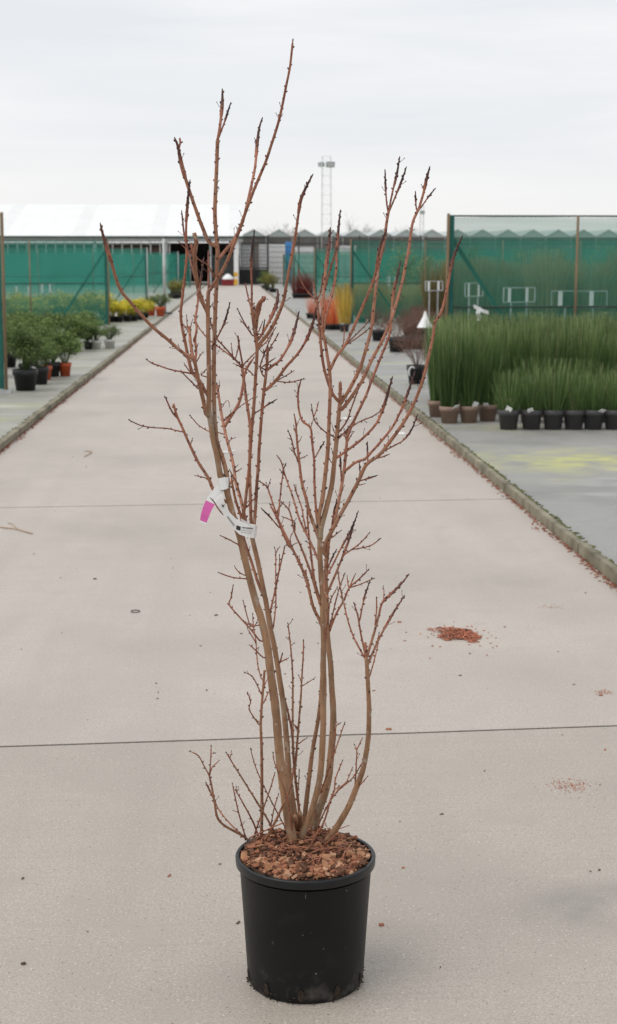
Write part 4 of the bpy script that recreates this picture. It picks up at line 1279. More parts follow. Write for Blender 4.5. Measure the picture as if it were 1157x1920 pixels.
SHRUB = """
A - 17 7 -.02 : 553,1596 548,1570 541,1535 534,1490 527,1440 522,1390 519,1350 514,1310 507,1260 501,1210 490,1160 480,1130 467,1080 456,1035 449,1005 441,980 434,955 424,917 414,895 407,855 401,830 396,800 392,770 392,735 392,700 391,650 390,600 390,565 391,545
A2 A 10 7 .03 : 524,1400 521,1350 518,1310 511,1262 504,1215
B - 11 8 .08 : 566,1573 555,1540 547,1490 542,1455 539,1410 535,1360 530,1310 526,1285 520,1245 514,1210 508,1183 503,1155 499,1130 494,1105 489,1080 484,1055 478,1030 473,1008 468,985
F - 6 4 -.03 c : 490,1572 491,1515 491,1440 490,1390 489,1360 491,1320 494,1285 496,1257
G1 - 5.5 2.2 .05 : 566,1560 560,1512 552,1440 549,1385 549,1310 549,1272 547,1235 542,1185 540,1170
H1 - 9 5 .06 : 569,1568 572,1527 576,1490 585,1415 591,1380 597,1347 601,1310 604,1260 606,1225 607,1190
H2 - 12 9 -.04 : 561,1592 567,1565 582,1527 595,1482 602,1440 606,1365 606,1335 607,1285 606,1247 607,1210 606,1172 605,1142 605,1115 602,1077 600,1040 600,1010 602,985
H3 - 15 6 .04 : 582,1570 595,1527 609,1488 617,1452 621,1408 624,1372 625,1335 622,1285 620,1247 616,1210 614,1185 613,1140 612,1110 611,1075 613,1050 616,1015
S - 12 7 -.08 : 603,1590 625,1560 640,1537 655,1510 667,1480 680,1445 687,1410 691,1377 692,1327 691,1302 689,1265 687,1232
Z1 - 10 8 .02 c : 566,1572 564,1545 562,1524
Z2 - 8 7 .0 c : 556,1566 556,1545 553,1530
T1 - 5 3.5 -.02 : 468,1578 455,1567 412,1540 402,1502 397,1475 392,1452
T2 - 3 2.2 -.03 : 466,1577 459,1565 447,1522 439,1485 436,1470
T3 - 4 2.5 .03 : 486,1575 477,1547 462,1517 442,1482
T4 - 4.2 2.5 -.05 : 526,1586 505,1542 462,1472 437,1432 425,1412
T5 - 2.6 1.8 .05 : 534,1550 500,1485 480,1440 470,1405
T6 - 3 2 .05 : 478,1562 497,1507 508,1475 515,1450
T7 - 5.5 3 -.03 : 490,1587 508,1556 525,1522 545,1475 550,1440
T8 - 3 2 -.08 : 551,1592 545,1530 535,1485 515,1430 512,1412
T9 - 3.5 2.5 -.02 c : 468,1571 500,1556 535,1541
T10 - 2.5 2 .06 : 505,1568 513,1520 522,1490
U1 - 4 2.2 -.06 : 576,1604 590,1570 607,1542 620,1500 627,1480 629,1460 642,1427
U2 - 3 2 .0 : 592,1572 600,1540 627,1490 660,1460 679,1430
U3 - 3.5 3 -.08 c : 600,1594 616,1578 634,1562
U4 - 1.5 1.2 -.09 c : 632,1600 620,1568 610,1543
A3 A 8 6.5 .10 : 428,932 427,905 423,880 416,855 407,830 404,800 402,775 401,700 402,637 404,575 406,537 407,500 408,475 407,457 405,437 403,400 404,365 406,319 408,263
A3a A3 5 4.5 .02 k : 408,263 412,240 415,215 417,190 417,171
A3b A3 3.5 3 .02 k : 410,258 421,229 427,210 432,195
A3c A3 7 5 -.04 k : 406,461 392,454 380,427 372,406 354,354 341,311 334,276 329,262
A3d A3c 4 3.5 0 c : 335,278 338,268 337,259
A3e A3 6 4 .06 k : 411,484 425,467 437,452 454,419 462,388 469,358 478,315 482,272 486,241 491,224
A3f A3 3.2 2.5 -.05 : 402,522 397,510 387,495 370,485 352,470 336,454
Ah A 6.5 4 -.05 : 392,547 401,532 410,520 425,492 437,462 447,437 459,402 467,380 477,354 488,328 498,304 506,280 521,233 530,195 536,164 542,135 545,116 549,77
Ai A 4 3 .03 c : 391,548 391,520 391,470
Aj A 7 7.5 -.06 c : 391,590 384,575 377,560 370,532 366,500 365,475 368,455 364,437
Aj2 Aj 5 4 0 c : 367,478 361,470 359,458
Ar Aj 4 3 .04 : 385,577 377,552 366,522 358,492 350,462 345,437 343,418 341,398
A0 A 8 6 -.04 : 386,785 386,775 380,745 372,712 366,682 362,672
A0l A0 6.5 5 -.05 k : 363,675 352,666 340,659 315,637 285,612 262,587 245,567 227,545 217,520 209,492 201,467 195,447 191,432 189,423
A0u A0 5.5 5 .02 c : 364,680 360,660 357,640 355,612
A0t A0u 2 1.5 0 : 354,622 351,608 350,592
A0v A0u 2 1.5 0 : 356,620 359,607 361,600
Aq A 6 3.5 -.03 k : 388,740 375,715 362,700 355,680 348,645 341,610 339,585 343,548 347,515 350,480 349,430 352,378 356,341
Aq2 Aq 2.5 1.5 0 : 341,606 347,612 353,622
As A0 4.5 3.2 .04 k : 365,680 368,660 366,637 369,612 366,600 370,575 372,555 376,525 380,500 382,486
As2 As 3 2.5 0 : 361,642 365,632 369,625
As3 As 2.6 2.2 0 : 365,660 368,652 371,646
As4 A0 2.5 2 0 : 369,678 375,667 380,661
As5 A 2.2 2 0 : 375,708 385,694 395,687
Al1 A0 3 2.5 -.03 : 364,702 352,699 340,697 325,694 310,690 297,685 287,682 276,675
Al2 A0 2.6 2 -.03 : 362,703 353,693 346,682
Al3 A 3 2 -.03 : 374,732 365,722 355,712 342,699
Al4 A 3 2.5 .02 : 389,745 383,732 376,720
Lx A 6 4 -.06 c : 424,942 412,932 400,918 390,895 372,867 355,832 342,802 332,780 325,757
Lx2 Lx 3.5 2.5 -.02 : 334,785 326,777 320,767 310,745
Lx3 Lx 2.6 2 -.04 : 342,810 330,807 311,803 290,802 269,799 257,795 243,788
Lx4 Lx 2.6 2 -.02 : 394,903 385,896 378,894 367,892
Lx5 Lx 2 1.5 0 : 357,835 359,827 361,823
Lt A 2.8 2 -.06 : 422,968 414,960 407,950 402,942 396,935
A4 B 6 5 .06 : 462,984 456,955 450,930 442,905 439,880 434,855 427,830 421,805 416,780 411,750 407,722
A4a A4 6 4 .05 : 421,800 430,785 440,770 450,750 456,720 459,700 466,685 475,672
A4b A4a 2 1.6 .03 : 440,772 448,764 457,757 474,746
A4c A4 2.6 2 -.02 c : 421,790 430,778 440,770
A4d A4 1.6 1.2 -.02 : 417,766 420,757 425,751 429,752 430,761
A4e A4 1.6 1.2 -.02 : 409,732 412,724 411,715
A4f A4 2.2 2 0 : 417,815 409,811 390,808 372,797 364,788 357,780
A4g A4 2 1.6 0 : 430,828 434,823 440,821
A4h A4 2.6 2.2 -.02 : 440,886 446,883 452,879
A4i A4 2 1.8 -.02 : 439,882 442,876 446,872
A4j A4 2.6 2.2 -.02 : 441,900 436,892 431,881
A4k A4 2.8 2 -.02 : 452,935 444,905 436,895 430,915
A4l A4 5 4 -.04 : 459,982 450,962 442,938 436,910 434,895
C B 5.5 4.5 -.03 : 510,1180 505,1150 497,1125 490,1108 482,1087 472,1055 462,1025 457,1007 454,985 451,962
C2 B 4 3.5 -.02 : 526,1283 530,1297 540,1335 547,1372 551,1422 553,1450
D1 B 6 5 .02 : 472,1003 471,980 470,955 469,915 468,880 469,830 469,800 466,775 462,750 457,712 454,690
D2 B 5.5 6 -.03 : 466,1000 456,977 460,942 464,905 467,880 470,835 473,795 476,762 479,712 482,662 481,645 477,615 475,600 472,575
D2a D2 4 3 0 k : 472,578 472,537 471,500 472,475 475,450 477,435
D2b D2 6.5 4 -.06 k : 480,652 486,646 505,622 522,590 532,562 536,540 542,507 549,470 555,435 559,405 564,375 574,351 585,330
D2c D2 6 8 -.05 k : 479,625 480,612 485,575 490,565 497,557
D2d D2 4.5 5.5 .04 k : 482,642 486,635 500,612 512,587 520,565 521,547
D2e D2 3 2.5 .03 c : 477,612 475,592 466,560 460,531
D2f D2 2.6 2.2 -.04 : 476,632 467,620 454,597 446,580
D2g D2f 2 1.6 0 : 467,620 458,608 451,600
D2h D2 2.5 2.5 0 : 477,600 478,588 478,576
D2i D2c 2.2 2 0 : 484,625 489,612 492,604
D2j D2c 2.2 2.4 0 k : 490,632 494,615 496,602
D1a D1 3.5 2.5 -.05 : 455,689 437,669 422,652 405,633 398,615 392,590
D1b D1 3 2.2 .05 : 452,685 432,667 405,647 387,632 372,612 364,593
D1c D1 3.5 3 0 c : 455,684 451,662 448,645 446,629
D1d D1a 2.2 2 0 : 442,672 446,655 449,640
D1e D1 2.5 2 0 : 452,688 446,685 439,682
D1f D1 2.8 2.4 .04 : 456,684 475,665 488,652 500,640 508,628 516,616
D1g D1 2.4 2 .02 : 458,688 468,696 477,705
D1h D1a 2 1.6 0 : 437,668 435,658 434,645
A3t A3 3 2.5 -.05 k : 395,652 405,637 413,622 420,607 426,588 431,569
A3u A3 1.8 1.4 -.02 : 393,578 397,572 399,568
D3 B 6 5 .06 : 476,1004 477,980 479,955 481,917 484,880 486,842 489,800 492,762 495,732 499,700 501,675 502,652
D3a D3 5 4 .03 k : 501,694 512,685 525,675 542,647 552,620 560,587
D3b D3 5.5 3.5 -.05 k : 498,732 517,714 537,687 557,665 572,642 582,620 591,590 594,572
D3c D3b 2.2 2 0 : 519,714 535,705 550,696
D3d D3b 2.2 2.2 -.02 : 519,715 542,717 556,714 569,711
D3e D2 2.6 2.6 .02 k : 478,775 490,767 500,760 517,750
D3f D3 3 2.2 -.02 : 486,692 500,682 515,672
D3g D3 3 2 .0 : 494,706 488,688 495,665 504,642 511,627
D3h D3 2.6 2.2 0 : 502,660 512,643 522,626
D3i D3 2.2 2 0 : 501,669 494,663 487,655
D3j D3 2 1.6 0 : 504,662 508,656 511,652
D1k D2 2.8 2.4 -.02 : 461,954 472,940 482,931
Bt1 A 2.8 2.2 -.05 : 461,1025 445,1020 430,1012 415,1005
Bt2 A 2.6 2.2 -.05 : 462,1085 445,1084 430,1081 411,1074
Bt3 A 2.2 1.8 -.05 : 461,1080 447,1072 440,1062
Bt4 A 3.2 2.4 -.06 : 489,1204 470,1180 452,1160 430,1134 433,1122 437,1099
Bt5 A 2.4 2 -.06 : 470,1178 462,1150 456,1127
Bt6 F 2.8 2 -.02 : 491,1276 484,1250 481,1222 480,1202 475,1172 474,1152
Bt7 Bt6 2.4 2 0 : 480,1205 472,1192 465,1180
Bt8 A 2.6 2.2 -.04 : 497,1236 488,1228 480,1220 469,1210
Bt9 Bt6 2 1.6 0 : 476,1176 466,1170 456,1163
Bt10 Bt6 2 1.6 0 : 477,1176 481,1168 483,1162
F1 F 2.8 2 .02 : 493,1293 498,1280 502,1272
F2 F 3 2 .02 : 494,1320 499,1307 505,1295
F3 F 2.6 2 -.03 : 491,1304 480,1280 472,1267 460,1261
F4 F 2.6 2 -.03 : 487,1361 467,1330 470,1318 465,1300
B1 B 3.4 2.4 .03 : 506,1150 517,1102 522,1077 527,1055 534,1025
B2 B 2.8 2.2 .03 : 512,1180 517,1135 517,1085 517,1035 515,1028
B2a B2 1.8 1.5 0 : 517,1037 521,1030 524,1026
B2b B1 2 1.8 0 : 521,1082 524,1060 524,1042
B3 B 3 2.4 -.03 : 520,1250 525,1242 540,1234
B3a B3 2.4 3 0 k : 525,1243 527,1235 529,1227
G2 G1 4.5 2.4 -.03 : 552,1450 555,1422 560,1360 564,1310 566,1272 569,1222 569,1202
G2a G2 2.4 2 0 : 566,1280 563,1272 560,1267
G2b G2 2.2 1.8 0 : 567,1286 577,1280 590,1271
G2c G2 2.4 2 0 : 560,1396 567,1389 575,1384
G2d G2 2.4 2 0 : 557,1368 551,1358 545,1351
G1a G1 2 1.6 0 : 549,1212 551,1206
G1b G1 2.2 1.8 -.02 : 557,1500 560,1470 561,1444
H3t H3 3.5 2.4 -.07 : 584,1522 605,1475 622,1425 628,1390 630,1362 637,1356
H3u H3t 2.6 2 0 : 625,1418 637,1382 646,1356
M1 H2 7 3 -.05 : 599,1012 591,990 580,960 574,935 566,905 561,865 556,815 555,795 552,779
M1a M1 1.8 1.5 0 : 556,800 559,792 561,787
M1b M1 3 2.4 0 : 561,872 557,860 552,847 547,825 541,809
M1c M1b 2 1.6 0 : 547,826 544,823 541,822
M1d M1 2.2 2 0 : 555,815 553,806 551,799
M1e M1 2 1.8 0 : 565,862 570,857 575,854
M1f M1 2 1.6 0 : 559,832 563,825 565,820
M1g M1b 2 1.6 0 : 553,852 548,845 544,841
M2 H2 8 5 .05 : 600,1000 597,972 604,940 610,890 615,840 617,790 619,740 619,707 615,675 610,645 605,622 602,610
M2a M2 5.5 5 .04 k : 604,618 604,600 606,560 609,525 612,495 617,457 619,431
M2b M2 5 3.5 -.03 k : 606,625 612,587 620,562 627,532 631,500 631,470 634,437 637,405 638,397
M2c M2a 4 3 -.02 : 608,545 617,512 626,482 631,466
M2d M2 5.5 4 -.04 k : 619,694 632,667 647,647 665,610 680,575 692,547 702,520 707,497 711,470 717,450 724,432
M2e M2d 2.6 2.2 .02 : 646,648 670,625 692,602
M2f M2d 2.6 2.2 -.02 : 648,647 670,633 691,617
M2g M2d 2 1.8 0 : 643,652 645,632 646,612
M3 H2 10 7 -.03 : 601,1010 602,990 612,952 622,910 627,865 631,827 634,790 637,758
M3c M3 6 6 0 c : 637,762 638,740 638,717
M3u M3 5.5 4.5 -.04 : 639,757 626,742 617,722 607,687 602,650 600,625 597,590 594,562
M3v M3u 3 2.6 0 : 595,565 580,550 567,532 561,515 559,499
M3w M3u 2.6 3 0 : 594,562 590,545 587,526
M3x M3u 3 2.6 0 : 595,560 601,548 606,515
M3n M3 6.5 5 -.05 : 639,757 645,746 657,727 675,690 687,652 696,618 701,575 706,530 710,497 717,470 722,442 725,417 729,395
M3n1 M3n 3 2.8 0 k : 728,398 725,380 723,350 722,321
M3n2 M3n 3.4 3.2 .03 k : 729,395 736,360 744,327 749,297
M3n3 M3n 3.2 3 -.03 k : 729,398 742,367 752,342 761,316
M3m M3 6.5 5 .05 : 638,770 646,762 662,740 680,712 697,675 715,642 725,620 735,595 745,562 754,530 760,500 766,470 770,440 774,417 780,402 786,390
M3m1 M3m 4.5 4 0 k : 786,390 794,362 800,335 805,316
M3m2 M3m 2.6 2.8 0 k : 782,398 780,385 779,362
M3m3 M3m 2.8 2.6 0 k : 787,393 797,378 805,367 815,355
M4 H3 7 5 .05 : 611,1065 612,1052 616,1015 627,977 635,940 642,902 647,865 650,832 652,812
M4a M4 5 4 .05 k : 651,820 660,797 675,765 687,740 700,705 712,675 725,642 732,617 736,567 738,547 745,520 750,494
M4b M4 5 3.5 .04 k : 648,882 667,867 685,860 697,847 715,827 735,802 747,780 757,757 767,730 777,700
M4c M4 2.2 1.8 0 : 652,830 657,818 663,810
M4d M4 2.2 1.8 0 : 652,836 647,818 645,805
M4e M4 2.6 2 0 : 637,932 641,920 645,912
M4f M4 3 2.6 -.02 k : 641,905 639,880 638,850
M4g M4 3 2.4 -.02 k : 622,988 626,960 630,945 631,938
M5 H3 7.5 5 -.05 : 608,1040 610,1020 625,990 640,962 655,935 672,902 682,880 690,868 712,852 732,827 755,795 772,765 785,735 795,705 802,675 811,635 816,600
M5z M5 5 3.5 -.03 k : 815,604 825,590 834,562 841,527 847,495 855,470 866,445
M5a M5 3 2.4 -.03 k : 716,848 740,835 757,825 772,805 782,780
M5b M5 2.4 2.4 -.02 : 703,860 716,857 729,852
M5c M5 2.6 2.4 0 k : 690,866 689,850 689,831
M5d M5 2.4 2.4 0 k : 676,896 675,884 674,872
M5e M5 2.6 2.6 -.02 k : 674,902 690,897 705,892
M5f M5 2 2 -.02 : 671,910 677,909 684,907
M3a M3 4.5 4 -.05 k : 629,860 657,840 682,820 707,792 722,755 730,727 735,710
M3b M3 2.8 2.2 .04 : 634,820 645,812 672,792 700,780 719,766
M3d M3 3.2 2.4 -.03 : 634,812 650,790 660,762 672,730
M3e M3 2.8 2.2 .02 : 632,826 650,806 662,790 675,768
M3f M3 2.8 2.2 -.03 : 632,824 620,815 610,810 592,792 587,777 584,760
M3g M3f 2.2 2 0 : 588,782 593,770 597,755
M3h M3 2.2 1.8 0 : 628,860 624,850 622,842
M3i M3 1.8 1.5 0 : 631,818 626,808 623,798
M3j M3 2 1.8 0 : 625,872 618,862 613,857
J H2 4.5 3.5 -.04 : 598,990 594,972 590,915 589,865 585,827 582,802 567,789 560,765 559,735 564,714
J1 J 2.4 2.2 0 k : 590,860 598,845 607,830
J2 J 2 1.6 0 : 583,803 585,795 587,788
K1 H2 6 3 -.07 : 606,1180 598,1160 587,1137 575,1090 557,1045 535,1010 522,977 507,947
K2 K1 5 2.5 .03 : 580,1100 562,1057 545,1022 527,985 517,960 507,930 500,912 485,902
K2a K2 1.8 1.5 0 : 502,914 505,906 507,900
K3 K1 2.8 2.2 -.02 k : 524,990 507,970 491,954
K4 K2 2.4 2 0 : 516,964 523,953 531,942
K4a K2 3 2.4 .02 : 522,970 527,915 532,880 535,871
K5 H2 4.5 2.5 .05 : 597,1050 580,1012 562,975 550,935 535,892 527,865 521,856
K5a K5 2 2 0 : 535,894 530,886 525,881
K6 H2 5 2.4 -.05 : 604,1140 595,1115 582,1072 565,1027 552,997 547,972 541,955 529,942
K6a K6 2.4 2 0 : 547,976 538,972 530,969
K6b K6 2.4 2 0 k : 553,998 553,988 552,979
K6c K6 1.8 1.6 0 : 542,957 542,948 543,942
K7 K5 3 2.2 .02 : 575,1000 568,965 566,952 557,927 552,911
K7a K7 2 1.8 0 : 557,930 555,920 555,910
K8 H2 5.5 3 .03 : 607,1195 602,1137 590,1090 584,1047 580,1010 577,977 576,945
K8a K1 3.5 4 0 c : 580,1105 574,1085 573,1068
K9 K2 2.2 1.8 0 : 533,1000 540,1024 552,1020 560,1017
K10 K1 2 1.6 0 : 548,1030 544,1010 549,998
R1 H2 3.6 2.6 -.04 k : 606,1092 610,1085 625,1057 640,1027 655,1000 665,977 671,961
R2 H3 4.5 2.6 .03 k : 613,1114 620,1098 632,1070 645,1037 657,1005 665,977
R3 R2 3 2.2 -.02 : 645,1040 660,1030 677,1017 692,1000
R3a R3 2.6 2.2 0 : 661,1030 680,1027 697,1022 712,1011
R9 M4 2.4 2.2 0 : 622,1010 631,1001 639,995
R10 H3 2.8 2.4 -.02 k : 611,1078 620,1052 630,1032
R4 H3 4 2.6 -.04 : 616,1188 630,1152 645,1125 655,1102 672,1087 690,1069
R4a R4 2.6 2.2 0 : 655,1102 672,1097 700,1085
R4b R4 2.4 2 0 : 654,1104 652,1092 651,1081
R4c R4 2.4 2 0 : 656,1100 661,1088 666,1077
R5 R4 3 2.2 .02 : 643,1127 637,1095 634,1072
R6 S 3.8 2.6 .05 : 685,1236 672,1212 662,1192 652,1162 644,1128 640,1110
R7 H3 3 2.2 .03 : 618,1180 625,1147 635,1107 646,1077
R8 H2 3 2 -.05 : 607,1215 612,1180 616,1150 620,1125 632,1102
R8a H2 2.6 2.2 -.04 : 606,1092 608,1104 612,1117 620,1124
S1 S 4 2.6 -.03 : 687,1236 684,1222 677,1190 671,1155 664,1132
S1a S1 3 2.4 0 k : 674,1166 682,1125 688,1105 693,1092
S2 S 5 3.2 .03 k : 687,1240 690,1225 702,1185 710,1155 717,1130 735,1112 752,1095 765,1079
S2a S2 2.8 2.4 0 : 703,1175 706,1145 706,1122
S2b S2 1.8 1.5 0 : 719,1122 720,1110 719,1100
S3 S 4.2 3 -.03 k : 689,1248 705,1210 720,1180 737,1150 757,1119
S3a S 2.8 2.2 .02 : 692,1272 702,1237 709,1207
S3b S 4 4.5 0 c : 687,1236 686,1220 685,1204
S3c S3 2.2 2 0 : 708,1204 710,1192 711,1187
S4 S 2.6 2.2 -.03 : 664,1482 675,1472 689,1456
S5 S 2.8 2.2 -.03 : 665,1480 667,1455 668,1435 669,1405 665,1397
S5a S5 2.2 1.8 0 : 669,1406 674,1395 679,1385
U1a U1 2.4 1.8 0 : 622,1498 636,1478 650,1465 660,1441
U2a U2 2.2 1.8 0 : 612,1518 628,1480 640,1476
T1a T1 2.8 2.2 -.02 : 393,1455 382,1435 372,1417 357,1409
T1b T1 2.4 2.2 0 : 393,1454 395,1425 396,1400
T1c T1 2.6 2.2 .02 : 393,1455 397,1440 410,1427
T1d T1 2.6 3 0 k : 401,1500 393,1482 387,1469
T1e T1 3 2.2 .03 : 458,1569 432,1545 409,1516 401,1495
T1f T1b 1.6 1.4 0 : 396,1416 400,1413 403,1412
T2a T2 1.8 1.5 0 : 447,1524 442,1521 438,1520
T4a T4 2 1.6 0 : 431,1422 433,1415 434,1409
T3a T3 2 2 0 : 444,1486 443,1480 443,1476
"""


def catmull(pts, step):
    out = []
    n = len(pts)
    for i in range(n - 1):
        p0 = pts[max(i - 1, 0)]; p1 = pts[i]; p2 = pts[i + 1]; p3 = pts[min(i + 2, n - 1)]
        L_ = math.hypot(p2[0] - p1[0], p2[1] - p1[1])
        k = max(1, int(L_ / step))
        for j in range(k):
            t = j / k
            out.append(tuple(.5 * ((2 * b_) + (c_ - a_) * t + (2 * a_ - 5 * b_ + 4 * c_ - d_) * t * t + (3 * b_ - a_ - 3 * c_ + d_) * t ** 3)
                             for a_, b_, c_, d_ in zip(p0, p1, p2, p3)))
    out.append(tuple(pts[-1]))
    return out


BR = {}
sr = random.Random(21)
for line in SHRUB.strip().splitlines():
    head, tail = line.split(':')
    hd = head.split()
    nid, par, w0, w1, dt = hd[0], hd[1], float(hd[2]), float(hd[3]), float(hd[4])
    tip = hd[5] if len(hd) > 5 else ''
    raw = [tuple(float(c_) for c_ in q.split(',')) for q in tail.split()]
    px = catmull(raw, 4.5 if w0 < 8 else 6)
    n = len(px)
    ln = [0.0]
    for i in range(1, n): ln.append(ln[-1] + math.hypot(px[i][0] - px[i - 1][0], px[i][1] - px[i - 1][1]))
    Lp = ln[-1]
    if par == '-':
        Y0_ = ground(raw[0][0], raw[0][1], HZ).y
        Y1_ = PC.y + dt * 1.6
        top = nid
    else:
        pp = BR[par]
        i0 = min(range(len(pp['px'])), key=lambda i: (pp['px'][i][0] - px[0][0]) ** 2 + (pp['px'][i][1] - px[0][1]) ** 2)
        Y0_ = pp['P'][i0].y
        # side shoots swing toward or away from the viewer about as far as they swing sideways
        Y1_ = Y0_ + dt * 1.3 + sr.gauss(0, .22) * Lp * .00126
        top = pp['top']
    P_ = []
    for i, (x, y) in enumerate(px):
        t = ln[i] / Lp
        s = t * t * (3 - 2 * t) * .5 + t * .5
        v = at(x, y, Y0_ + (Y1_ - Y0_) * s)
        P_.append(v)
    W = [w0 + (w1 - w0) * (ln[i] / Lp) for i in range(n)]
    k_m = [dep(v) / F * .5 for v in P_]
    if par != '-':                         # root the shoot inside its parent
        P_[0] = pp['P'][i0].copy()
    else:
        P_.insert(0, P_[0] - Vector((0, 0, .03))); px.insert(0, px[0]); W.insert(0, W[0] * 1.15); k_m.insert(0, k_m[0]); ln.insert(0, 0.0)
        n += 1
    rad = [W[i] * k_m[i] * (1.08 + .07 * noise.noise((i * .37, w0, Lp * .1))) for i in range(n)]
    if par != '-' and n > 2: rad[0] = rad[1] * 1.12
    zone = min(.5 * Lp, 70)
    if tip == 'k':
        for i in range(n):
            if Lp - ln[i] < zone: rad[i] *= 1.38 * (.5 + .5 * min(1., (Lp - ln[i]) / (zone * .6)))
    b = MB()
    vals = []
    for i in range(n):
        t = ln[i] / Lp
        a_ = max(0., min(1., (9.5 - W[i]) / 5.5)) * (.45 + .55 * max(0., min(1., (1330 - px[i][1]) / 480)))
        if tip == 'k' and Lp - ln[i] < zone: a_ += min(1., (zone - (Lp - ln[i])) / zone * 1.7) * .9
        elif tip == '' and t > .75 and w1 < 4: a_ += (t - .75) / .25 * .45
        if w0 < 4.2: a_ += .30
        vals.append(a_)
    if tip == '' and w1 < 4.2:
        rad[-1] *= .5
        if Lp > 60: rad[-2] *= .8
    b.tube(P_, rad, 10 if w0 > 9 else (8 if w0 > 4 else 6), vals)
    # buds and bud scars, set in a spiral
    dist, ang = sr.uniform(3, 9), sr.uniform(0, 6.28)
    i = 1
    while i < n - 1:
        if ln[i] >= dist:
            t = ln[i] / Lp
            d = (P_[min(i + 1, n - 1)] - P_[i - 1]).normalized()
            o_ = d.orthogonal().normalized()
            ang += 2.4
            side = (Matrix.Rotation(ang, 3, d) @ o_)
            knob = tip == 'k' and Lp - ln[i] < zone
            if W[i] > 8:
                L_, rr, gap = 2.9, 1.6, sr.uniform(11, 22); b.val = 1.0 + sr.random() * .6
                q = P_[i] + side * (rad[i] - rr * k_m[i] * .6)
                b.blob(q, side + d * .5, L_ * k_m[i] * 1.6, rr * k_m[i] * 1.6, 5)
            else:
                rr = (2.0 + .20 * W[i]) * (1.2 if knob else 1.1) * sr.uniform(.75, 1.2)
                gap = sr.uniform(2.4, 3.8) if knob else sr.uniform(5, 11)
                b.val = sr.uniform(1.5, 2.0) if (knob or sr.random() < .7) else 1.2
                q = P_[i] + side * rad[i] * .72
                b.blob(q, side * (.5 if knob else .75) + d * (1.1 if knob else .8), rr * 2.7 * k_m[i], rr * k_m[i], 5)
            dist = ln[i] + gap
        i += 1
    # short spur shoots
    if 2.4 <= w0 <= 9 and Lp > 45:
        for q_ in range(int(Lp / 55)):
            i = sr.randrange(2, n - 1)
            if px[i][1] > 1150 and sr.random() < .5: continue
            if 880 < px[i][1] < 1030 and px[i][0] < 495: continue
            d = (P_[min(i + 1, n - 1)] - P_[i - 1]).normalized()
            sd = Matrix.Rotation(sr.uniform(0, 6.28), 3, d) @ d.orthogonal().normalized()
            Ls = sr.uniform(7, 17) * 2 * k_m[i]
            rs = sr.uniform(.9, 1.25) * k_m[i]
            q0 = P_[i]; q2 = q0 + (sd * .8 + d * .9).normalized() * Ls
            b.val = 1.45
            b.tube([q0, q0.lerp(q2, .5) + sd * Ls * .08, q2], [rs * 1.2, rs, rs * .8], 5)
            b.val = 1.95
            b.blob(q2 - (q2 - q0) * .08, q2 - q0, rs * 5.5, rs * 1.8, 5)
    d = (P_[-1] - P_[-2]).normalized()
    if tip != 'c' and W[-1] < 6:
        b.val = 1.9
        rr = (1.45 + .36 * W[-1]) * (1 if tip == 'k' or Lp > 40 else .8)
        b.blob(P_[-1] - d * rr * k_m[-1] * .6, d, rr * 4.2 * k_m[-1], rr * k_m[-1], 6)
        if sr.random() < .45 and w1 < 4:
            sd = Matrix.Rotation(sr.uniform(0, 6.28), 3, d) @ d.orthogonal().normalized()
            b.blob(P_[-1] - d * rr * k_m[-1], d * .7 + sd * .6, rr * 3.6 * k_m[-1], rr * .7 * k_m[-1], 5)
    elif tip == 'c':
        pass
    b.v = [tuple(Vector(v) - PC) for v in b.v]
    nm = 'stem' if par == '-' else ('branch' if w0 >= 4.5 else 'twig')
    ob = b.build(nm, M['bark'], shrub if par == '-' else BR[top]['ob'], True)
    BR[nid] = dict(px=px, P=P_, top=top, ob=ob, rad=rad)

# ------------------------------------------------------------------ looped plant label tied to the shrub
def ribbon(name, rows, m, parent, thick=.0007):
    """rows: (top px, bottom px, Y) across the strip"""
    b = MB()
    vs = []
    for (tx, ty), (bx_, by_), Y in rows:
        vs += [at(tx, ty, Y) - LC, at(bx_, by_, Y) - LC]
    b.add(vs, [(2 * i, 2 * i + 1, 2 * i + 3, 2 * i + 2) for i in range(len(rows) - 1)])
    o = b.build(name, m, parent)
    md = o.modifiers.new('thickness', 'SOLIDIFY'); md.thickness = thick; md.offset = 0
    return o


def px_Y(nid, x, y):
    q = BR[nid]
    i = min(range(len(q['px'])), key=lambda i: (q['px'][i][0] - x) ** 2 + (q['px'][i][1] - y) ** 2)
    return q['P'][i].y - q['rad'][i]


YA = px_Y('A', 449, 1003)
Yl = min(v.y - r for q in BR.values() for (x, y), v, r in zip(q['px'], q['P'], q['rad']) if 436 < x < 482 and 972 < y < 1012) - .006
LC = at(430, 960, Yl)
lab_o = empty('plant_label', LC, 'white paper loop label with a magenta end wrapped round the stems', 'label')
wrap = ribbon('wrap_band', [((483, 985), (480, 1009), Yl + .016), ((478, 985), (475, 1009), Yl + .003), ((466, 983.5), (463, 1007), Yl), ((453, 979), (449, 1002), Yl), ((442, 972), (438, 992), Yl), ((432, 962), (428, 977), Yl - .001), ((424, 949), (417, 962), Yl - .003), ((420, 938), (408, 951), Yl - .004), ((419, 928), (402, 943), Yl - .004), ((413, 925), (398, 938), Yl - .003)], M['label'], lab_o)
back = ribbon('rear_band', [((483, 985), (480, 1009), Yl + .016), ((480, 984), (477, 1008), Yl + .05), ((470, 982), (468, 1004), Yl + .062), ((452, 972), (450, 992), Yl + .055)], M['label'], lab_o)
tailb = ribbon('tail_band', [((412, 905), (424, 914), Yl + .012), ((404, 912), (417, 924), Yl + .006), ((394, 926), (410, 938), Yl), ((386, 938), (403, 946), Yl - .004)], M['label'], lab_o)
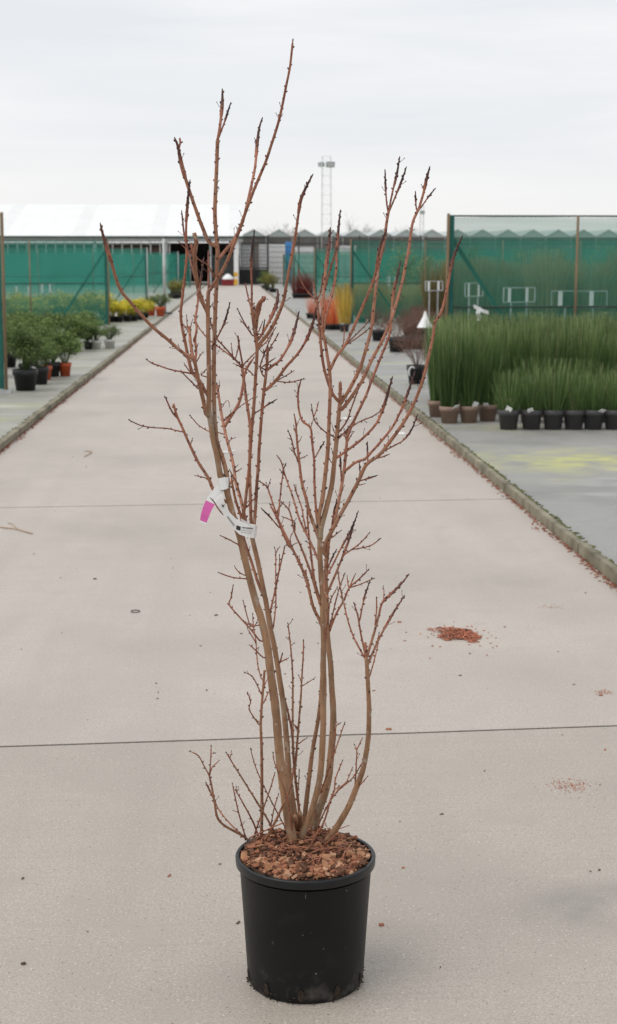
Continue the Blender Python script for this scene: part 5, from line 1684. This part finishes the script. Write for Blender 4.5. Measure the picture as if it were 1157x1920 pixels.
mg = ribbon('magenta_end', [((386, 938), (403, 946), Yl - .0045), ((381, 950), (397, 956), Yl - .010), ((377, 963), (392, 968), Yl - .014), ((375, 975.5), (387.5, 980.5), Yl - .015)], M['pink'], lab_o)
ribbon('white_edge', [((375, 975.5), (387.5, 980.5), Yl - .015), ((374.5, 978), (387, 982.5), Yl - .0152)], M['label'], lab_o)
Yt = px_Y('A', 419, 905) - .003
ribbon('upper_band', [((407.5, 899), (412, 917), Yt + .012), ((409, 897), (414, 918.5), Yt + .003), ((414, 896), (419, 918.5), Yt), ((422, 895), (425, 917), Yt), ((427.5, 894.5), (428, 915), Yt + .004), ((429, 895), (430, 914), Yt + .014)], M['label'], lab_o)


def print_on(quad, Y, parent, name='print'):
    b = MB()
    vs = [at(x, y, Y) - LC for x, y in quad]
    n = len(vs)
    b.add(vs, [tuple(range(n))])
    o = b.build(name, M['ink'], parent)
    md = o.modifiers.new('thickness', 'SOLIDIFY'); md.thickness = .0003; md.offset = 0


Yp = Yl - .0012
print_on([(443.5, 985), (451.5, 987.5), (450.5, 995), (442.8, 992.5)], Yp, wrap, 'logo_block')
px_ = 454.0
for wd in (1.2, 3.6, 1.0, 4.2, 3.4, 3.0):       # one bold unreadable word row
    y = 988.2 + (px_ - 454) * .10
    print_on([(px_, y), (px_ + wd, y + wd * .1), (px_ + wd - .3, y + 2.0 + wd * .1), (px_ - .3, y + 2.0)], Yp, wrap)
    px_ += wd + .8
for row, (y0, x1) in enumerate(((993.6, 475), (997.6, 471))):
    px_ = 452.0
    while px_ < x1:
        wd = sr.uniform(1.5, 4)
        y = y0 + (px_ - 452) * .13
        print_on([(px_, y), (px_ + wd, y + wd * .13), (px_ + wd, y + .55 + wd * .13), (px_, y + .55)], Yp, wrap)
        px_ += wd + .7
for k in range(7):                               # slanting print on the turned part of the strip
    x, y = 427 + k * 1.9, 970 + k * 2.5
    print_on([(x, y - 2.5), (x + 1.2, y - 1.2), (x + .6, y + 2.0), (x - .5, y + .7)], Yl - .0024, wrap)
print_on([(415, 945), (419, 948), (421, 944), (420.5, 949), (418, 952), (416.5, 949)], Yl - .0062, wrap, 'leaf_mark')
